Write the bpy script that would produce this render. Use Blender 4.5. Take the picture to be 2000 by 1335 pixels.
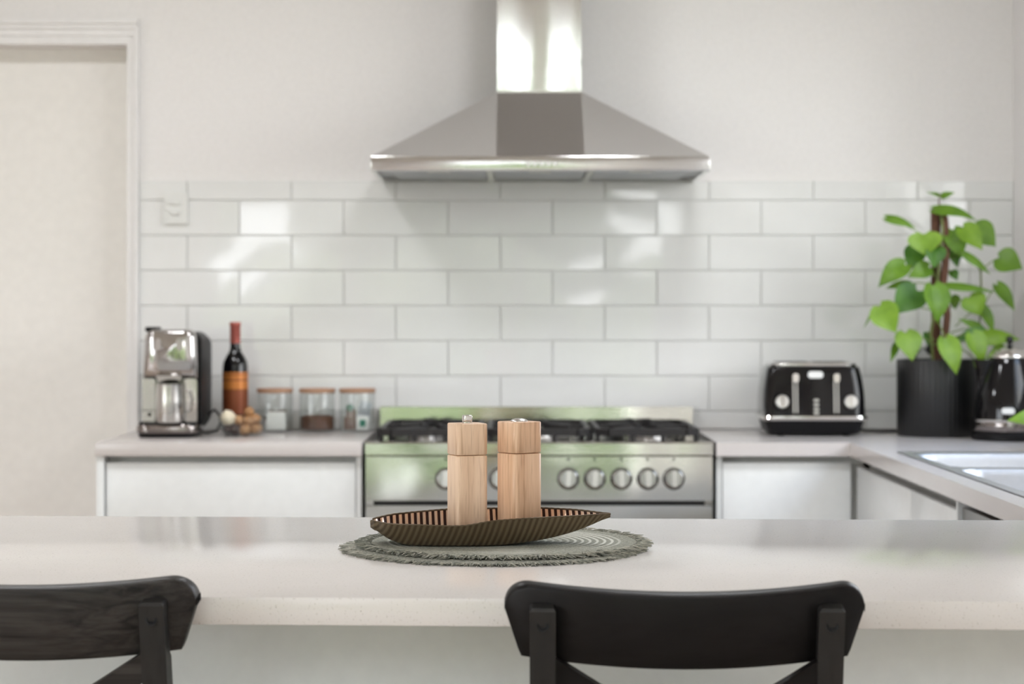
import bpy, bmesh, math, random
from mathutils import Vector, Matrix, noise
random.seed(7)
PI = math.pi
SC = bpy.context.scene
COL = SC.collection
for o in list(bpy.data.objects):
    bpy.data.objects.remove(o)

# ------------------------------------------------------------------ camera
F = 3980.0          # focal length in pixels of the 2000 px wide frame
CZ = 1.23           # camera height
YH = 616.0          # picture row of the horizon
cam_d = bpy.data.cameras.new('camera')
cam = bpy.data.objects.new('camera', cam_d)
COL.objects.link(cam)
cam.location = (0, 0, CZ)
cam.rotation_euler = (PI / 2, 0, 0)
cam_d.sensor_width = 36
cam_d.lens = 36 * F / 2000
cam_d.shift_y = -(667.5 - YH) / 2000
cam_d.clip_start = 0.05
cam_d.dof.use_dof = True
cam_d.dof.focus_distance = 2.88
cam_d.dof.aperture_fstop = 5.6
SC.camera = cam

# ------------------------------------------------------------------ world, sun, exposure
W = bpy.data.worlds.new('sky')
SC.world = W
W.use_nodes = True
wn, wl = W.node_tree.nodes, W.node_tree.links
wn.clear()
wo = wn.new('ShaderNodeOutputWorld')
wb = wn.new('ShaderNodeBackground')
tc = wn.new('ShaderNodeTexCoord')
sx = wn.new('ShaderNodeSeparateXYZ')
rp = wn.new('ShaderNodeValToRGB')
rp.color_ramp.elements[0].position = 0.0
rp.color_ramp.elements[0].color = (0.95, 0.97, 1.0, 1)
rp.color_ramp.elements[1].position = 0.75
rp.color_ramp.elements[1].color = (0.50, 0.68, 1.0, 1)
nz = wn.new('ShaderNodeTexNoise')
nz.inputs['Scale'].default_value = 2.2
nz.inputs['Detail'].default_value = 5
cr = wn.new('ShaderNodeValToRGB')
cr.color_ramp.elements[0].position = 0.42
cr.color_ramp.elements[1].position = 0.62
mx = wn.new('ShaderNodeMixRGB')
mx.inputs[2].default_value = (1.0, 0.98, 0.95, 1)
wl.new(tc.outputs['Generated'], sx.inputs[0])
wl.new(sx.outputs['Z'], rp.inputs[0])
wl.new(tc.outputs['Generated'], nz.inputs['Vector'])
wl.new(nz.outputs['Fac'], cr.inputs[0])
wl.new(cr.outputs[0], mx.inputs[0])
wl.new(rp.outputs[0], mx.inputs[1])
wl.new(mx.outputs[0], wb.inputs['Color'])
wl.new(wb.outputs[0], wo.inputs['Surface'])
wb.inputs['Strength'].default_value = 8.2

sun_d = bpy.data.lights.new('sun', 'SUN')
sun_d.energy = 1.6
sun_d.angle = math.radians(0.6)
sun_d.color = (1.0, 0.95, 0.87)
sun = bpy.data.objects.new('sun', sun_d)
COL.objects.link(sun)
sun.rotation_euler = (math.radians(-38), math.radians(-8), 0)   # from over the kitchen roof on to the garden

def portal(name, loc, rot, sx_, sy_):
    d = bpy.data.lights.new(name, 'AREA')
    d.shape = 'RECTANGLE'
    d.size, d.size_y = sx_, sy_
    d.cycles.is_portal = True
    o = bpy.data.objects.new(name, d)
    COL.objects.link(o)
    o.location, o.rotation_euler = loc, rot
    return o

XR, XL, YB, YR, ZC = 1.4546, -4.8, 5.92, -4.6, 2.75
ZL, YLV = 3.9, 1.6                          # the living end has a higher ceiling
HZ0, HZ1 = 2.32, 3.6                       # highlight windows over the garden doors
GX0, GX1, GZ1 = -2.5, 1.25, 2.2           # garden doors in the rear wall
RW = (3.55, 5.25, 1.10, 2.15)             # window over the sink: y0 y1 z0 z1
LW = (-2.8, 1.2, 0.25, 2.4)               # wide window of the living side
portal('portal_rear', ((GX0 + GX1) / 2, YR - 0.1, GZ1 / 2), (PI / 2, 0, 0), GX1 - GX0, GZ1)
portal('portal_highlight', ((GX0 + GX1) / 2, YR - 0.1, (HZ0 + HZ1) / 2), (PI / 2, 0, 0), GX1 - GX0, HZ1 - HZ0)
portal('portal_sink', (XR + 0.14, (RW[0] + RW[1]) / 2, (RW[2] + RW[3]) / 2), (PI / 2, 0, -PI / 2 + PI), RW[1] - RW[0], RW[3] - RW[2])
portal('portal_living', (XL - 0.14, (LW[0] + LW[1]) / 2, (LW[2] + LW[3]) / 2), (PI / 2, 0, PI / 2 + PI), LW[1] - LW[0], LW[3] - LW[2])

LAMP_W = 14.5
SC.view_settings.view_transform = 'Standard'
SC.view_settings.look = 'None'
SC.view_settings.gamma = 1.0
SC.view_settings.use_curve_mapping = False
SC.view_settings.exposure = 0.14
SC.cycles.max_bounces = 10
SC.cycles.diffuse_bounces = 5
SC.cycles.glossy_bounces = 5
SC.cycles.transparent_max_bounces = 12
SC.cycles.caustics_reflective = False
SC.cycles.caustics_refractive = False
SC.cycles.sample_clamp_indirect = 6.0
SC.cycles.use_denoising = True

# ------------------------------------------------------------------ helpers
def at(px, py, d):
    """world point seen at a picture point, at distance d"""
    return Vector(((px - 1000) * d / F, d, CZ - (py - YH) * d / F))

def srgb(r, g, b):
    f = lambda c: (c / 255 / 12.92) if c / 255 <= 0.04045 else ((c / 255 + 0.055) / 1.055) ** 2.4
    return (f(r), f(g), f(b), 1)

class N:
    """tiny node-graph helper"""
    def __init__(s, name):
        s.m = bpy.data.materials.new(name)
        s.m.use_nodes = True
        s.t = s.m.node_tree
        s.b = s.t.nodes['Principled BSDF']
        s.o = s.t.nodes['Material Output']
        s.c = None
    def n(s, kind, **kw):
        x = s.t.nodes.new(kind)
        for k, v in kw.items():
            if k in x.inputs.keys():
                x.inputs[k].default_value = v
            else:
                setattr(x, k, v)
        return x
    def l(s, a, b):
        s.t.links.new(a, b)
    def coord(s, scale=(1, 1, 1), out='Object'):
        if s.c is None:
            s.c = s.n('ShaderNodeTexCoord')
        mp = s.n('ShaderNodeMapping')
        mp.inputs['Scale'].default_value = scale
        s.l(s.c.outputs[out], mp.inputs['Vector'])
        return mp.outputs['Vector']
    def noise(s, scale, detail=3, stretch=(1, 1, 1), rough=0.5, dist=0.0):
        x = s.n('ShaderNodeTexNoise', Scale=scale, Detail=detail, Roughness=rough, Distortion=dist)
        s.l(s.coord(stretch), x.inputs['Vector'])
        return x.outputs['Fac']
    def ramp(s, fac, stops):
        r = s.n('ShaderNodeValToRGB')
        e = r.color_ramp.elements
        while len(e) < len(stops):
            e.new(0.5)
        for k, (p, c) in enumerate(stops):
            e[k].position = p
            e[k].color = c
        s.l(fac, r.inputs[0])
        return r.outputs[0]
    def bump(s, h, strength=0.2, dist=0.001):
        b = s.n('ShaderNodeBump', Strength=strength, Distance=dist)
        s.l(h, b.inputs['Height'])
        s.l(b.outputs[0], s.b.inputs['Normal'])
        return b

def plain(name, col, rough=0.5, metal=0.0, bump=None, **kw):
    n = N(name)
    n.b.inputs['Base Color'].default_value = col
    n.b.inputs['Roughness'].default_value = rough
    n.b.inputs['Metallic'].default_value = metal
    for k, v in kw.items():
        n.b.inputs[k.replace('_', ' ')].default_value = v
    # every surface carries a faint procedural mottling
    f = n.noise(bump[0] if bump else 35, 3)
    d = tuple(c * 0.96 for c in col[:3]) + (1,)
    n.l(n.ramp(f, [(0.3, d), (0.7, col)]), n.b.inputs['Base Color'])
    if bump:
        n.bump(f, bump[1], bump[2])
    return n.m

M = {}
M['wall'] = plain('wall_paint', srgb(234, 231, 230), 0.55, bump=(90, 0.05, 0.001))
M['ceiling'] = plain('ceiling_paint', srgb(222, 219, 214), 0.7)
M['trim'] = plain('gloss_trim_paint', srgb(236, 234, 234), 0.3)
M['door'] = plain('door_paint', srgb(239, 236, 232), 0.4)
M['tile'] = plain('glazed_tile', srgb(231, 231, 230), 0.04, bump=(9, 0.07, 0.0015))
M['grout'] = plain('grout', srgb(218, 217, 214), 0.85)
M['cabinet'] = plain('cabinet_lacquer', srgb(226, 228, 228), 0.28)
M['channel'] = plain('channel_lacquer', srgb(214, 214, 210), 0.4)
M['island_panel'] = plain('island_panel_lacquer', srgb(240, 243, 242), 0.32)
M['black_plastic'] = plain('black_plastic', srgb(17, 16, 18), 0.45, Specular_IOR_Level=0.22)
M['black_gloss'] = plain('black_gloss_enamel', srgb(14, 13, 15), 0.06, Specular_IOR_Level=0.4)
M['black_matte'] = plain('black_matte', srgb(24, 24, 25), 0.7)
M['iron'] = plain('cast_iron', srgb(30, 27, 28), 0.5, bump=(200, 0.3, 0.001))
M['chrome'] = plain('chrome', (0.72, 0.70, 0.68, 1), 0.06, 1.0)
M['dark_chrome'] = plain('dark_chrome', (0.30, 0.27, 0.26, 1), 0.12, 1.0)
M['knob_metal'] = plain('knob_metal', (0.40, 0.39, 0.375, 1), 0.26, 1.0)
M['machine_chrome'] = plain('machine_chrome', (0.50, 0.48, 0.475, 1), 0.07, 1.0)
M['satin'] = plain('satin_nickel', (0.62, 0.60, 0.58, 1), 0.28, 1.0)
M['white_plastic'] = plain('white_plastic', srgb(226, 226, 224), 0.35)
M['switch'] = plain('switch_grey_white', srgb(226, 226, 224), 0.35)
M['capsule'] = plain('rose_foil', srgb(170, 92, 82), 0.35, 0.4)
M['wine_glass'] = plain('dark_bottle_glass', srgb(13, 11, 13), 0.05)
M['soil'] = plain('potting_soil', srgb(50, 36, 28), 0.9, bump=(120, 0.8, 0.004))
M['pot'] = plain('black_ceramic', srgb(23, 23, 24), 0.36, Specular_IOR_Level=0.5)
M['garlic'] = plain('garlic_skin', srgb(228, 216, 192), 0.55, bump=(60, 0.2, 0.001))
M['coffee'] = plain('ground_coffee', srgb(98, 62, 42), 0.9, bump=(400, 0.8, 0.002))
M['paper'] = plain('white_paper', srgb(235, 235, 232), 0.7)
M['teal'] = plain('teal_print', srgb(40, 128, 112), 0.6)
M['green_tag'] = plain('green_tag', srgb(52, 110, 82), 0.6)
M['silver_foil'] = plain('silver_foil', srgb(180, 184, 192), 0.3, 0.5)
M['brown_sachet'] = plain('brown_sachet', srgb(120, 98, 88), 0.5)
M['lid_wood'] = plain('lid_wood', srgb(172, 134, 108), 0.5)
M['cord'] = plain('cord_rubber', srgb(34, 30, 30), 0.5)
M['brass'] = plain('brass', (0.83, 0.60, 0.36, 1), 0.25, 1.0)
M['fixture'] = plain('fixture_white', srgb(235, 235, 235), 0.4)
M['alu'] = plain('white_window_frame', srgb(226, 226, 224), 0.35)

def steel(name, col, rough, grain=(1, 1, 60), warp=0.0, bstr=0.08):
    n = N(name)
    n.b.inputs['Metallic'].default_value = 1.0
    f = n.noise(40, 3, grain)
    dk = tuple(c * 0.93 for c in col[:3]) + (1,)
    n.l(n.ramp(f, [(0.3, dk), (0.7, col)]), n.b.inputs['Base Color'])
    n.b.inputs['Roughness'].default_value = rough
    b = n.bump(f, bstr, 0.0006)
    if warp:
        w = n.noise(2.6, 1, (1, 1, 1))
        b2 = n.n('ShaderNodeBump', Strength=1.0, Distance=warp)
        n.l(w, b2.inputs['Height'])
        n.l(b2.outputs[0], b.inputs['Normal'])
    return n.m
M['steel_hood'] = steel('brushed_steel_canopy', (0.54, 0.52, 0.51, 1), 0.36, (60, 60, 1))
M['steel_hood_side'] = steel('cross_brushed_lit_steel', (0.60, 0.585, 0.57, 1), 0.62, (1, 60, 60))  # canopy sides made lighter and rougher to look more brightly lit
M['steel_flue'] = steel('bright_steel_flue', (0.74, 0.73, 0.72, 1), 0.10, (60, 60, 1))
M['steel_fascia'] = steel('polished_steel_fascia', (0.66, 0.65, 0.64, 1), 0.07, (1, 1, 80), 0.006)
M['steel_range'] = steel('range_steel', (0.56, 0.545, 0.52, 1), 0.10, (1, 1, 70), 0.014, 0.03)
M['steel_sink'] = steel('sink_steel', (0.46, 0.465, 0.48, 1), 0.42, (2, 1, 2), 0.0, 0.01)
M['steel_jug'] = steel('jug_steel', (0.60, 0.58, 0.56, 1), 0.2, (1, 1, 80))
M['steel_dish'] = steel('dishwasher_steel', (0.40, 0.39, 0.38, 1), 0.35, (1, 60, 60))
M['steel_filter'] = steel('filter_steel', (0.36, 0.37, 0.38, 1), 0.35, (80, 80, 1))

def wood(name, light, dark, stretch, scale=9.0, rough=0.5, bstr=0.15, fine=70):
    n = N(name)
    oi = n.n('ShaderNodeObjectInfo')
    add = n.n('ShaderNodeVectorMath', operation='ADD')
    mul = n.n('ShaderNodeMath', operation='MULTIPLY')
    n.l(oi.outputs['Random'], mul.inputs[0]); mul.inputs[1].default_value = 7.0
    n.l(n.coord(stretch), add.inputs[0]); n.l(mul.outputs[0], add.inputs[1])
    a = n.n('ShaderNodeTexNoise', Scale=scale, Detail=5, Distortion=1.2, Roughness=0.6)
    b = n.n('ShaderNodeTexNoise', Scale=fine, Detail=2, Roughness=0.6)
    n.l(add.outputs[0], a.inputs['Vector']); n.l(add.outputs[0], b.inputs['Vector'])
    mxn = n.n('ShaderNodeMixRGB', blend_type='MULTIPLY')
    mxn.inputs[0].default_value = 0.75
    n.l(n.ramp(a.outputs['Fac'], [(0.32, dark), (0.62, light)]), mxn.inputs[1])
    n.l(n.ramp(b.outputs['Fac'], [(0.30, (0.70, 0.62, 0.56, 1)), (0.50, (1, 1, 1, 1))]), mxn.inputs[2])
    n.l(mxn.outputs[0], n.b.inputs['Base Color'])
    n.b.inputs['Roughness'].default_value = rough
    n.bump(b.outputs['Fac'], bstr, 0.0006)
    return n.m
M['oak'] = wood('pale_mill_wood', srgb(236, 206, 178), srgb(216, 180, 148), (1, 1, 0.06), 26, 0.40, 0.12, 260)
M['oak_warm'] = wood('warm_mill_wood', srgb(232, 197, 165), srgb(208, 164, 130), (1, 1, 0.06), 24, 0.40, 0.12, 240)
M['black_wood'] = wood('black_stained_wood', srgb(24, 22, 22), srgb(14, 12, 12), (0.09, 1, 1), 14, 0.40, 0.5, 110)
M['black_wood_v'] = wood('black_stained_wood_upright', srgb(40, 39, 38), srgb(30, 29, 29), (1, 1, 0.09), 14, 0.42, 0.4, 110)
M['black_wood_lit_grain'] = wood('black_stained_wood_lit_grain', srgb(56, 53, 51), srgb(18, 16, 16), (0.022, 1, 1), 75, 0.42, 0.8, 240)  # lighter copy of the black wood, the left stool's light painted in
M['floor'] = wood('floor_boards', srgb(206, 190, 176), srgb(182, 164, 148), (1, 0.12, 1), 8, 0.4, 0.1, 60)

M['black_wood_lit_grain'].node_tree.nodes['Principled BSDF'].inputs['Specular IOR Level'].default_value = 0.25
M['black_wood'].node_tree.nodes['Principled BSDF'].inputs['Specular IOR Level'].default_value = 0.16
M['black_wood_v'].node_tree.nodes['Principled BSDF'].inputs['Specular IOR Level'].default_value = 0.3

def quartz(name, base, speck, dark, rough):
    n = N(name)
    f = n.noise(6, 4)
    c0 = n.ramp(f, [(0.3, tuple(c * 0.96 for c in base[:3]) + (1,)), (0.7, base)])
    v = n.n('ShaderNodeTexVoronoi', Scale=420)
    n.l(n.coord(), v.inputs['Vector'])
    sp = n.ramp(n.noise(330, 2), [(0.62, (0, 0, 0, 1)), (0.70, (1, 1, 1, 1))])
    m1 = n.n('ShaderNodeMixRGB'); m1.inputs[2].default_value = speck
    n.l(sp, m1.inputs[0]); n.l(c0, m1.inputs[1])
    sp2 = n.ramp(n.noise(210, 2, (1.3, 1.1, 1)), [(0.70, (0, 0, 0, 1)), (0.76, (1, 1, 1, 1))])
    m2 = n.n('ShaderNodeMixRGB'); m2.inputs[2].default_value = dark
    n.l(sp2, m2.inputs[0]); n.l(m1.outputs[0], m2.inputs[1])
    n.l(m2.outputs[0], n.b.inputs['Base Color'])
    n.b.inputs['Roughness'].default_value = rough
    return n.m
M['quartz'] = quartz('speckled_quartz', srgb(222, 218, 215), srgb(198, 193, 187), srgb(146, 138, 130), 0.16)
M['quartz_back'] = quartz('bench_quartz', srgb(205, 199, 197), srgb(196, 191, 186), srgb(170, 162, 155), 0.2)

def glass(name, tint=(0.95, 0.96, 0.96, 1), refl=1.0):
    n = N(name)
    n.t.nodes.remove(n.b)
    tr = n.n('ShaderNodeBsdfTransparent'); tr.inputs[0].default_value = tint
    gl = n.n('ShaderNodeBsdfGlossy', Roughness=0.02)
    fc = n.n('ShaderNodeLayerWeight', Blend=0.5)
    pw = n.n('ShaderNodeMath', operation='POWER'); pw.inputs[1].default_value = 4.0
    n.l(fc.outputs['Facing'], pw.inputs[0])
    fr = n.n('ShaderNodeMath', operation='MULTIPLY_ADD'); fr.inputs[1].default_value = 0.8; fr.inputs[2].default_value = 0.05
    n.l(pw.outputs[0], fr.inputs[0])
    ms = n.n('ShaderNodeMixShader')
    mm = n.n('ShaderNodeMath', operation='MULTIPLY'); mm.inputs[1].default_value = refl
    n.l(fr.outputs[0], mm.inputs[0]); n.l(mm.outputs[0], ms.inputs[0])
    n.l(tr.outputs[0], ms.inputs[1]); n.l(gl.outputs[0], ms.inputs[2])
    n.l(ms.outputs[0], n.o.inputs['Surface'])
    return n.m
M['pane'] = glass('window_glass', (0.97, 0.98, 0.98, 1), 0.8)
M['jar_glass'] = glass('jar_glass', (0.955, 0.965, 0.96, 1), 0.9)

def leafmat(name, c1, c2):
    n = N(name)
    f = n.noise(28, 3)
    col = n.ramp(f, [(0.3, c1), (0.7, c2)])
    n.l(col, n.b.inputs['Base Color'])
    n.b.inputs['Roughness'].default_value = 0.42
    tl = n.n('ShaderNodeBsdfTranslucent')
    n.l(col, tl.inputs[0])
    ms = n.n('ShaderNodeMixShader'); ms.inputs[0].default_value = 0.35
    n.l(n.b.outputs[0], ms.inputs[1]); n.l(tl.outputs[0], ms.inputs[2])
    n.l(ms.outputs[0], n.o.inputs['Surface'])
    return n.m
M['leaf_light'] = leafmat('leaf_yellow_green', srgb(112, 150, 38), srgb(134, 172, 50))
M['leaf_mid'] = leafmat('leaf_green', srgb(90, 130, 33), srgb(112, 152, 43))
M['leaf_dark'] = leafmat('leaf_deep_green', srgb(62, 108, 30), srgb(82, 130, 38))
M['stem'] = plain('vine_stem', srgb(104, 112, 58), 0.55)
M['petiole'] = plain('petiole_green', srgb(116, 138, 66), 0.5)
M['coir'] = plain('coir_pole', srgb(98, 66, 52), 0.95, bump=(150, 0.9, 0.004))
def hedge_mat():
    n = N('hedge_leaves')
    n.l(n.ramp(n.noise(0.9, 4), [(0.35, srgb(72, 86, 54)), (0.62, srgb(140, 150, 100))]), n.b.inputs['Base Color'])
    n.b.inputs['Roughness'].default_value = 0.7
    n.bump(n.noise(14, 4), 1.0, 0.1)
    return n.m
M['hedge'] = hedge_mat()
M['tree'] = plain('tree_leaves', srgb(98, 116, 70), 0.6, bump=(10, 1.0, 0.1))
M['lawn'] = plain('lawn_grass', srgb(108, 122, 76), 0.8, bump=(20, 0.6, 0.02))
M['deck'] = plain('deck_stone', srgb(206, 196, 182), 0.7)
M['bark'] = plain('bark', srgb(92, 76, 62), 0.9)

def walnut():
    n = N('walnut_shell')
    n.l(n.ramp(n.noise(90, 4, dist=1.0), [(0.3, srgb(134, 88, 52)), (0.7, srgb(204, 158, 108))]), n.b.inputs['Base Color'])
    n.b.inputs['Roughness'].default_value = 0.6
    n.bump(n.noise(120, 3), 0.6, 0.002)
    return n.m
M['walnut'] = walnut()

def wine_label():
    n = N('wine_label')
    sp = n.n('ShaderNodeSeparateXYZ'); n.l(n.coord(), sp.inputs[0])
    w = n.n('ShaderNodeMath', operation='MULTIPLY'); w.inputs[1].default_value = 1.0
    n.l(sp.outputs['Z'], w.inputs[0])
    base = srgb(196, 122, 58); dk = srgb(128, 72, 36)
    col = n.ramp(w.outputs[0], [(0.0, srgb(120, 62, 40)), (0.118, srgb(136, 74, 44)), (0.122, dk), (0.124, base), (0.146, base), (0.148, dk), (0.151, dk), (0.153, base), (0.162, base), (0.164, dk), (0.1665, dk), (0.168, base), (0.178, srgb(176, 102, 48))])
    n.l(col, n.b.inputs['Base Color'])
    n.b.inputs['Roughness'].default_value = 0.4
    n.b.inputs['Metallic'].default_value = 0.35
    return n.m
M['chestnut'] = plain('chestnut_shell', srgb(58, 38, 34), 0.4)
M['wine_label'] = wine_label()

def matweave(name, ca, cb, cw, bands):
    n = N(name)
    sp = n.n('ShaderNodeSeparateXYZ'); n.l(n.coord(), sp.inputs[0])
    cmb = n.n('ShaderNodeCombineXYZ'); n.l(sp.outputs['X'], cmb.inputs[0]); n.l(sp.outputs['Y'], cmb.inputs[1])
    ln = n.n('ShaderNodeVectorMath', operation='LENGTH'); n.l(cmb.outputs[0], ln.inputs[0])
    r = ln.outputs['Value']
    # narrow pale rings, one per pitch, only inside the pale band
    ph = n.n('ShaderNodeMath', operation='MULTIPLY'); n.l(r, ph.inputs[0]); ph.inputs[1].default_value = 1 / 0.0105
    fr = n.n('ShaderNodeMath', operation='FRACT'); n.l(ph.outputs[0], fr.inputs[0])
    ring = n.ramp(fr.outputs[0], [(0.0, (0, 0, 0, 1)), (0.52, (0, 0, 0, 1)), (0.66, (1, 1, 1, 1)), (0.90, (1, 1, 1, 1)), (1.0, (0, 0, 0, 1))])
    band = n.ramp(r, bands)
    mulc = n.n('ShaderNodeMixRGB', blend_type='MULTIPLY'); mulc.inputs[0].default_value = 1
    n.l(ring, mulc.inputs[1]); n.l(band, mulc.inputs[2])
    f = n.noise(260, 4, rough=0.7)
    base = n.ramp(f, [(0.34, ca), (0.66, cb)])
    m1 = n.n('ShaderNodeMixRGB'); m1.inputs[2].default_value = cw
    n.l(mulc.outputs[0], m1.inputs[0]); n.l(base, m1.inputs[1])
    n.l(m1.outputs[0], n.b.inputs['Base Color'])
    n.b.inputs['Roughness'].default_value = 0.9
    n.bump(f, 0.9, 0.002)
    return n.m
WB = [(0.0, (0.35, 0.35, 0.35, 1)), (0.09, (0.5, 0.5, 0.5, 1)), (0.10, (1, 1, 1, 1)), (0.162, (1, 1, 1, 1)), (0.17, (0, 0, 0, 1))]
M['mat_top'] = matweave('jute_weave_upper', srgb(118, 120, 108), srgb(172, 172, 158), srgb(214, 214, 204), WB)
M['mat_low'] = matweave('jute_weave_lower', srgb(106, 108, 98), srgb(156, 156, 144), srgb(170, 170, 160), WB)
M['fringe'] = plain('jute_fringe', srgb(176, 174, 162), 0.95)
M['fringe_dark'] = plain('jute_fringe_dark', srgb(132, 134, 124), 0.95)  # darker tone of the same jute strands

def tray_in():
    n = N('tray_copper_glaze')
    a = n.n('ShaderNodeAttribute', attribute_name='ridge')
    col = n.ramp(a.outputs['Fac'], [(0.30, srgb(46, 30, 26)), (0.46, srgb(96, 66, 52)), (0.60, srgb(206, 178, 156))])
    n.l(col, n.b.inputs['Base Color'])
    n.b.inputs['Metallic'].default_value = 0.75
    n.b.inputs['Roughness'].default_value = 0.22
    n.bump(n.noise(160, 2), 0.1, 0.0008)
    return n.m
M['tray_in'] = tray_in()
def tray_out():
    n = N('tray_bronze_outside')
    a = n.n('ShaderNodeAttribute', attribute_name='ridge')
    col = n.ramp(a.outputs['Fac'], [(0.2, srgb(88, 74, 56)), (0.8, srgb(120, 105, 83))])
    n.l(col, n.b.inputs['Base Color'])
    n.b.inputs['Metallic'].default_value = 0.55
    n.b.inputs['Roughness'].default_value = 0.42
    n.bump(n.noise(300, 2), 0.12, 0.0008)
    return n.m
M['tray_out'] = tray_out()

# ---- meshes
class MB:
    def __init__(s):
        s.v, s.f = [], []
    def add(s, vs, fs):
        o = len(s.v)
        s.v += [Vector(v) for v in vs]
        s.f += [tuple(i + o for i in f) for f in fs]
        return s
    def box(s, x0, x1, y0, y1, z0, z1, bev=0.0, seg=2):
        if bev <= 0:
            return s.add([(x0, y0, z0), (x1, y0, z0), (x1, y1, z0), (x0, y1, z0), (x0, y0, z1), (x1, y0, z1), (x1, y1, z1), (x0, y1, z1)],
                         [(0, 3, 2, 1), (4, 5, 6, 7), (0, 1, 5, 4), (1, 2, 6, 5), (2, 3, 7, 6), (3, 0, 4, 7)])
        bm = bmesh.new()
        bmesh.ops.create_cube(bm, size=1)
        for v in bm.verts:
            v.co = Vector(((x0 + x1) / 2 + v.co.x * (x1 - x0), (y0 + y1) / 2 + v.co.y * (y1 - y0), (z0 + z1) / 2 + v.co.z * (z1 - z0)))
        bmesh.ops.bevel(bm, geom=bm.edges[:], offset=bev, segments=seg, profile=0.5, affect='EDGES')
        return s.frombm(bm)
    def frombm(s, bm):
        bm.verts.index_update()
        s.add([v.co.copy() for v in bm.verts], [[v.index for v in f.verts] for f in bm.faces])
        bm.free()
        return s
    def lathe(s, prof, n=32, c=(0, 0, 0), axis='z', rfun=None):
        vs, fs, rings = [], [], []
        for (r, z) in prof:
            if r <= 1e-6:
                rings.append([len(vs)]); vs.append((0, 0, z))
            else:
                rg = []
                for i in range(n):
                    a = 2 * PI * i / n
                    rr = r * (rfun(a, z) if rfun else 1)
                    rg.append(len(vs)); vs.append((rr * math.cos(a), rr * math.sin(a), z))
                rings.append(rg)
        for A, B in zip(rings, rings[1:]):
            if len(A) == 1 and len(B) == 1:
                continue
            for i in range(n):
                j = (i + 1) % n
                if len(A) == 1:
                    fs.append((A[0], B[j], B[i]))
                elif len(B) == 1:
                    fs.append((A[i], A[j], B[0]))
                else:
                    fs.append((A[i], A[j], B[j], B[i]))
        if axis == 'y':      # profile z runs along -y (towards the viewer)
            vs = [(x, -z, y) for (x, y, z) in vs]
        elif axis == 'x':
            vs = [(z, x, y) for (x, y, z) in vs]
        return s.add([Vector(v) + Vector(c) for v in vs], fs)
    def tube(s, pts, r, n=8, cap=True):
        pts = [Vector(p) for p in pts]
        rs = r if isinstance(r, (list, tuple)) else [r] * len(pts)
        vs, fs = [], []
        t0 = (pts[1] - pts[0]).normalized()
        u = t0.orthogonal().normalized()
        for k, p in enumerate(pts):
            t = (pts[min(k + 1, len(pts) - 1)] - pts[max(k - 1, 0)]).normalized()
            u = (u - t * u.dot(t)).normalized()
            w = t.cross(u)
            for i in range(n):
                a = 2 * PI * i / n
                vs.append(p + (u * math.cos(a) + w * math.sin(a)) * rs[k])
        for k in range(len(pts) - 1):
            for i in range(n):
                j = (i + 1) % n
                fs.append((k * n + i, k * n + j, (k + 1) * n + j, (k + 1) * n + i))
        if cap:
            fs.append(tuple(range(n))[::-1])
            fs.append(tuple((len(pts) - 1) * n + i for i in range(n)))
        return s.add(vs, fs)
    def prism(s, poly, a0, a1, axis='z'):
        """poly: ccw 2-D outline; extruded along an axis"""
        k = len(poly)
        mk = {'z': lambda p, a: (p[0], p[1], a), 'y': lambda p, a: (p[0], a, p[1]), 'x': lambda p, a: (a, p[0], p[1])}[axis]
        vs = [mk(p, a0) for p in poly] + [mk(p, a1) for p in poly]
        fs = [tuple(range(k))[::-1], tuple(range(k, 2 * k))] + [(i, (i + 1) % k, k + (i + 1) % k, k + i) for i in range(k)]
        return s.add(vs, fs)
    def loft(s, rings, cap=True):
        n = len(rings[0])
        vs = [p for r in rings for p in r]
        fs = []
        for k in range(len(rings) - 1):
            for i in range(n):
                j = (i + 1) % n
                fs.append((k * n + i, k * n + j, (k + 1) * n + j, (k + 1) * n + i))
        if cap:
            fs.append(tuple(range(n))[::-1]); fs.append(tuple((len(rings) - 1) * n + i for i in range(n)))
        return s.add(vs, fs)
    def xf(s, mat):
        s.v = [mat @ v for v in s.v]
        return s
    def mesh(s, name, mat, angle=35, fix=True):
        me = bpy.data.meshes.new(name)
        me.from_pydata([tuple(v) for v in s.v], [], s.f)
        if fix:
            bm = bmesh.new(); bm.from_mesh(me)
            bmesh.ops.recalc_face_normals(bm, faces=bm.faces[:])
            bm.to_mesh(me); bm.free()
        if mat:
            me.materials.append(mat)
        for p in me.polygons:
            p.use_smooth = True
        me.set_sharp_from_angle(angle=math.radians(angle))
        return me
    def build(s, name, mat, parent=None, loc=(0, 0, 0), rot=(0, 0, 0), angle=35, fix=True):
        o = bpy.data.objects.new(name, s.mesh(name, mat, angle, fix))
        COL.objects.link(o)
        o.parent = parent
        o.location, o.rotation_euler = loc, rot
        return o

def inst(name, me, parent=None, loc=(0, 0, 0), rot=(0, 0, 0)):
    o = bpy.data.objects.new(name, me)
    COL.objects.link(o)
    o.parent = parent
    o.location, o.rotation_euler = loc, rot
    return o

def tag(o, label=None, cat=None, group=None, kind=None):
    if label: o['label'] = label
    if cat: o['category'] = cat
    if group: o['group'] = group
    if kind: o['kind'] = kind
    return o

def thing(name, label, cat, loc=(0, 0, 0), rotz=0.0, group=None):
    o = bpy.data.objects.new(name, None)
    o.empty_display_size = 0.05
    COL.objects.link(o)
    o.location = loc
    o.rotation_euler = (0, 0, rotz)
    return tag(o, label, cat, group)

def copy_thing(o, loc, rotz, label, parent=None):
    c = o.copy(); COL.objects.link(c); c.parent = parent
    if parent is None:
        c.location = loc; c.rotation_euler = (0, 0, rotz); c['label'] = label
    for ch in list(o.children):
        copy_thing(ch, None, None, None, c)
    return c

def struct(name, mb, mat, label, cat='room', **kw):
    return tag(mb.build(name, mat, **kw), label, cat, kind='structure')

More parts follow.
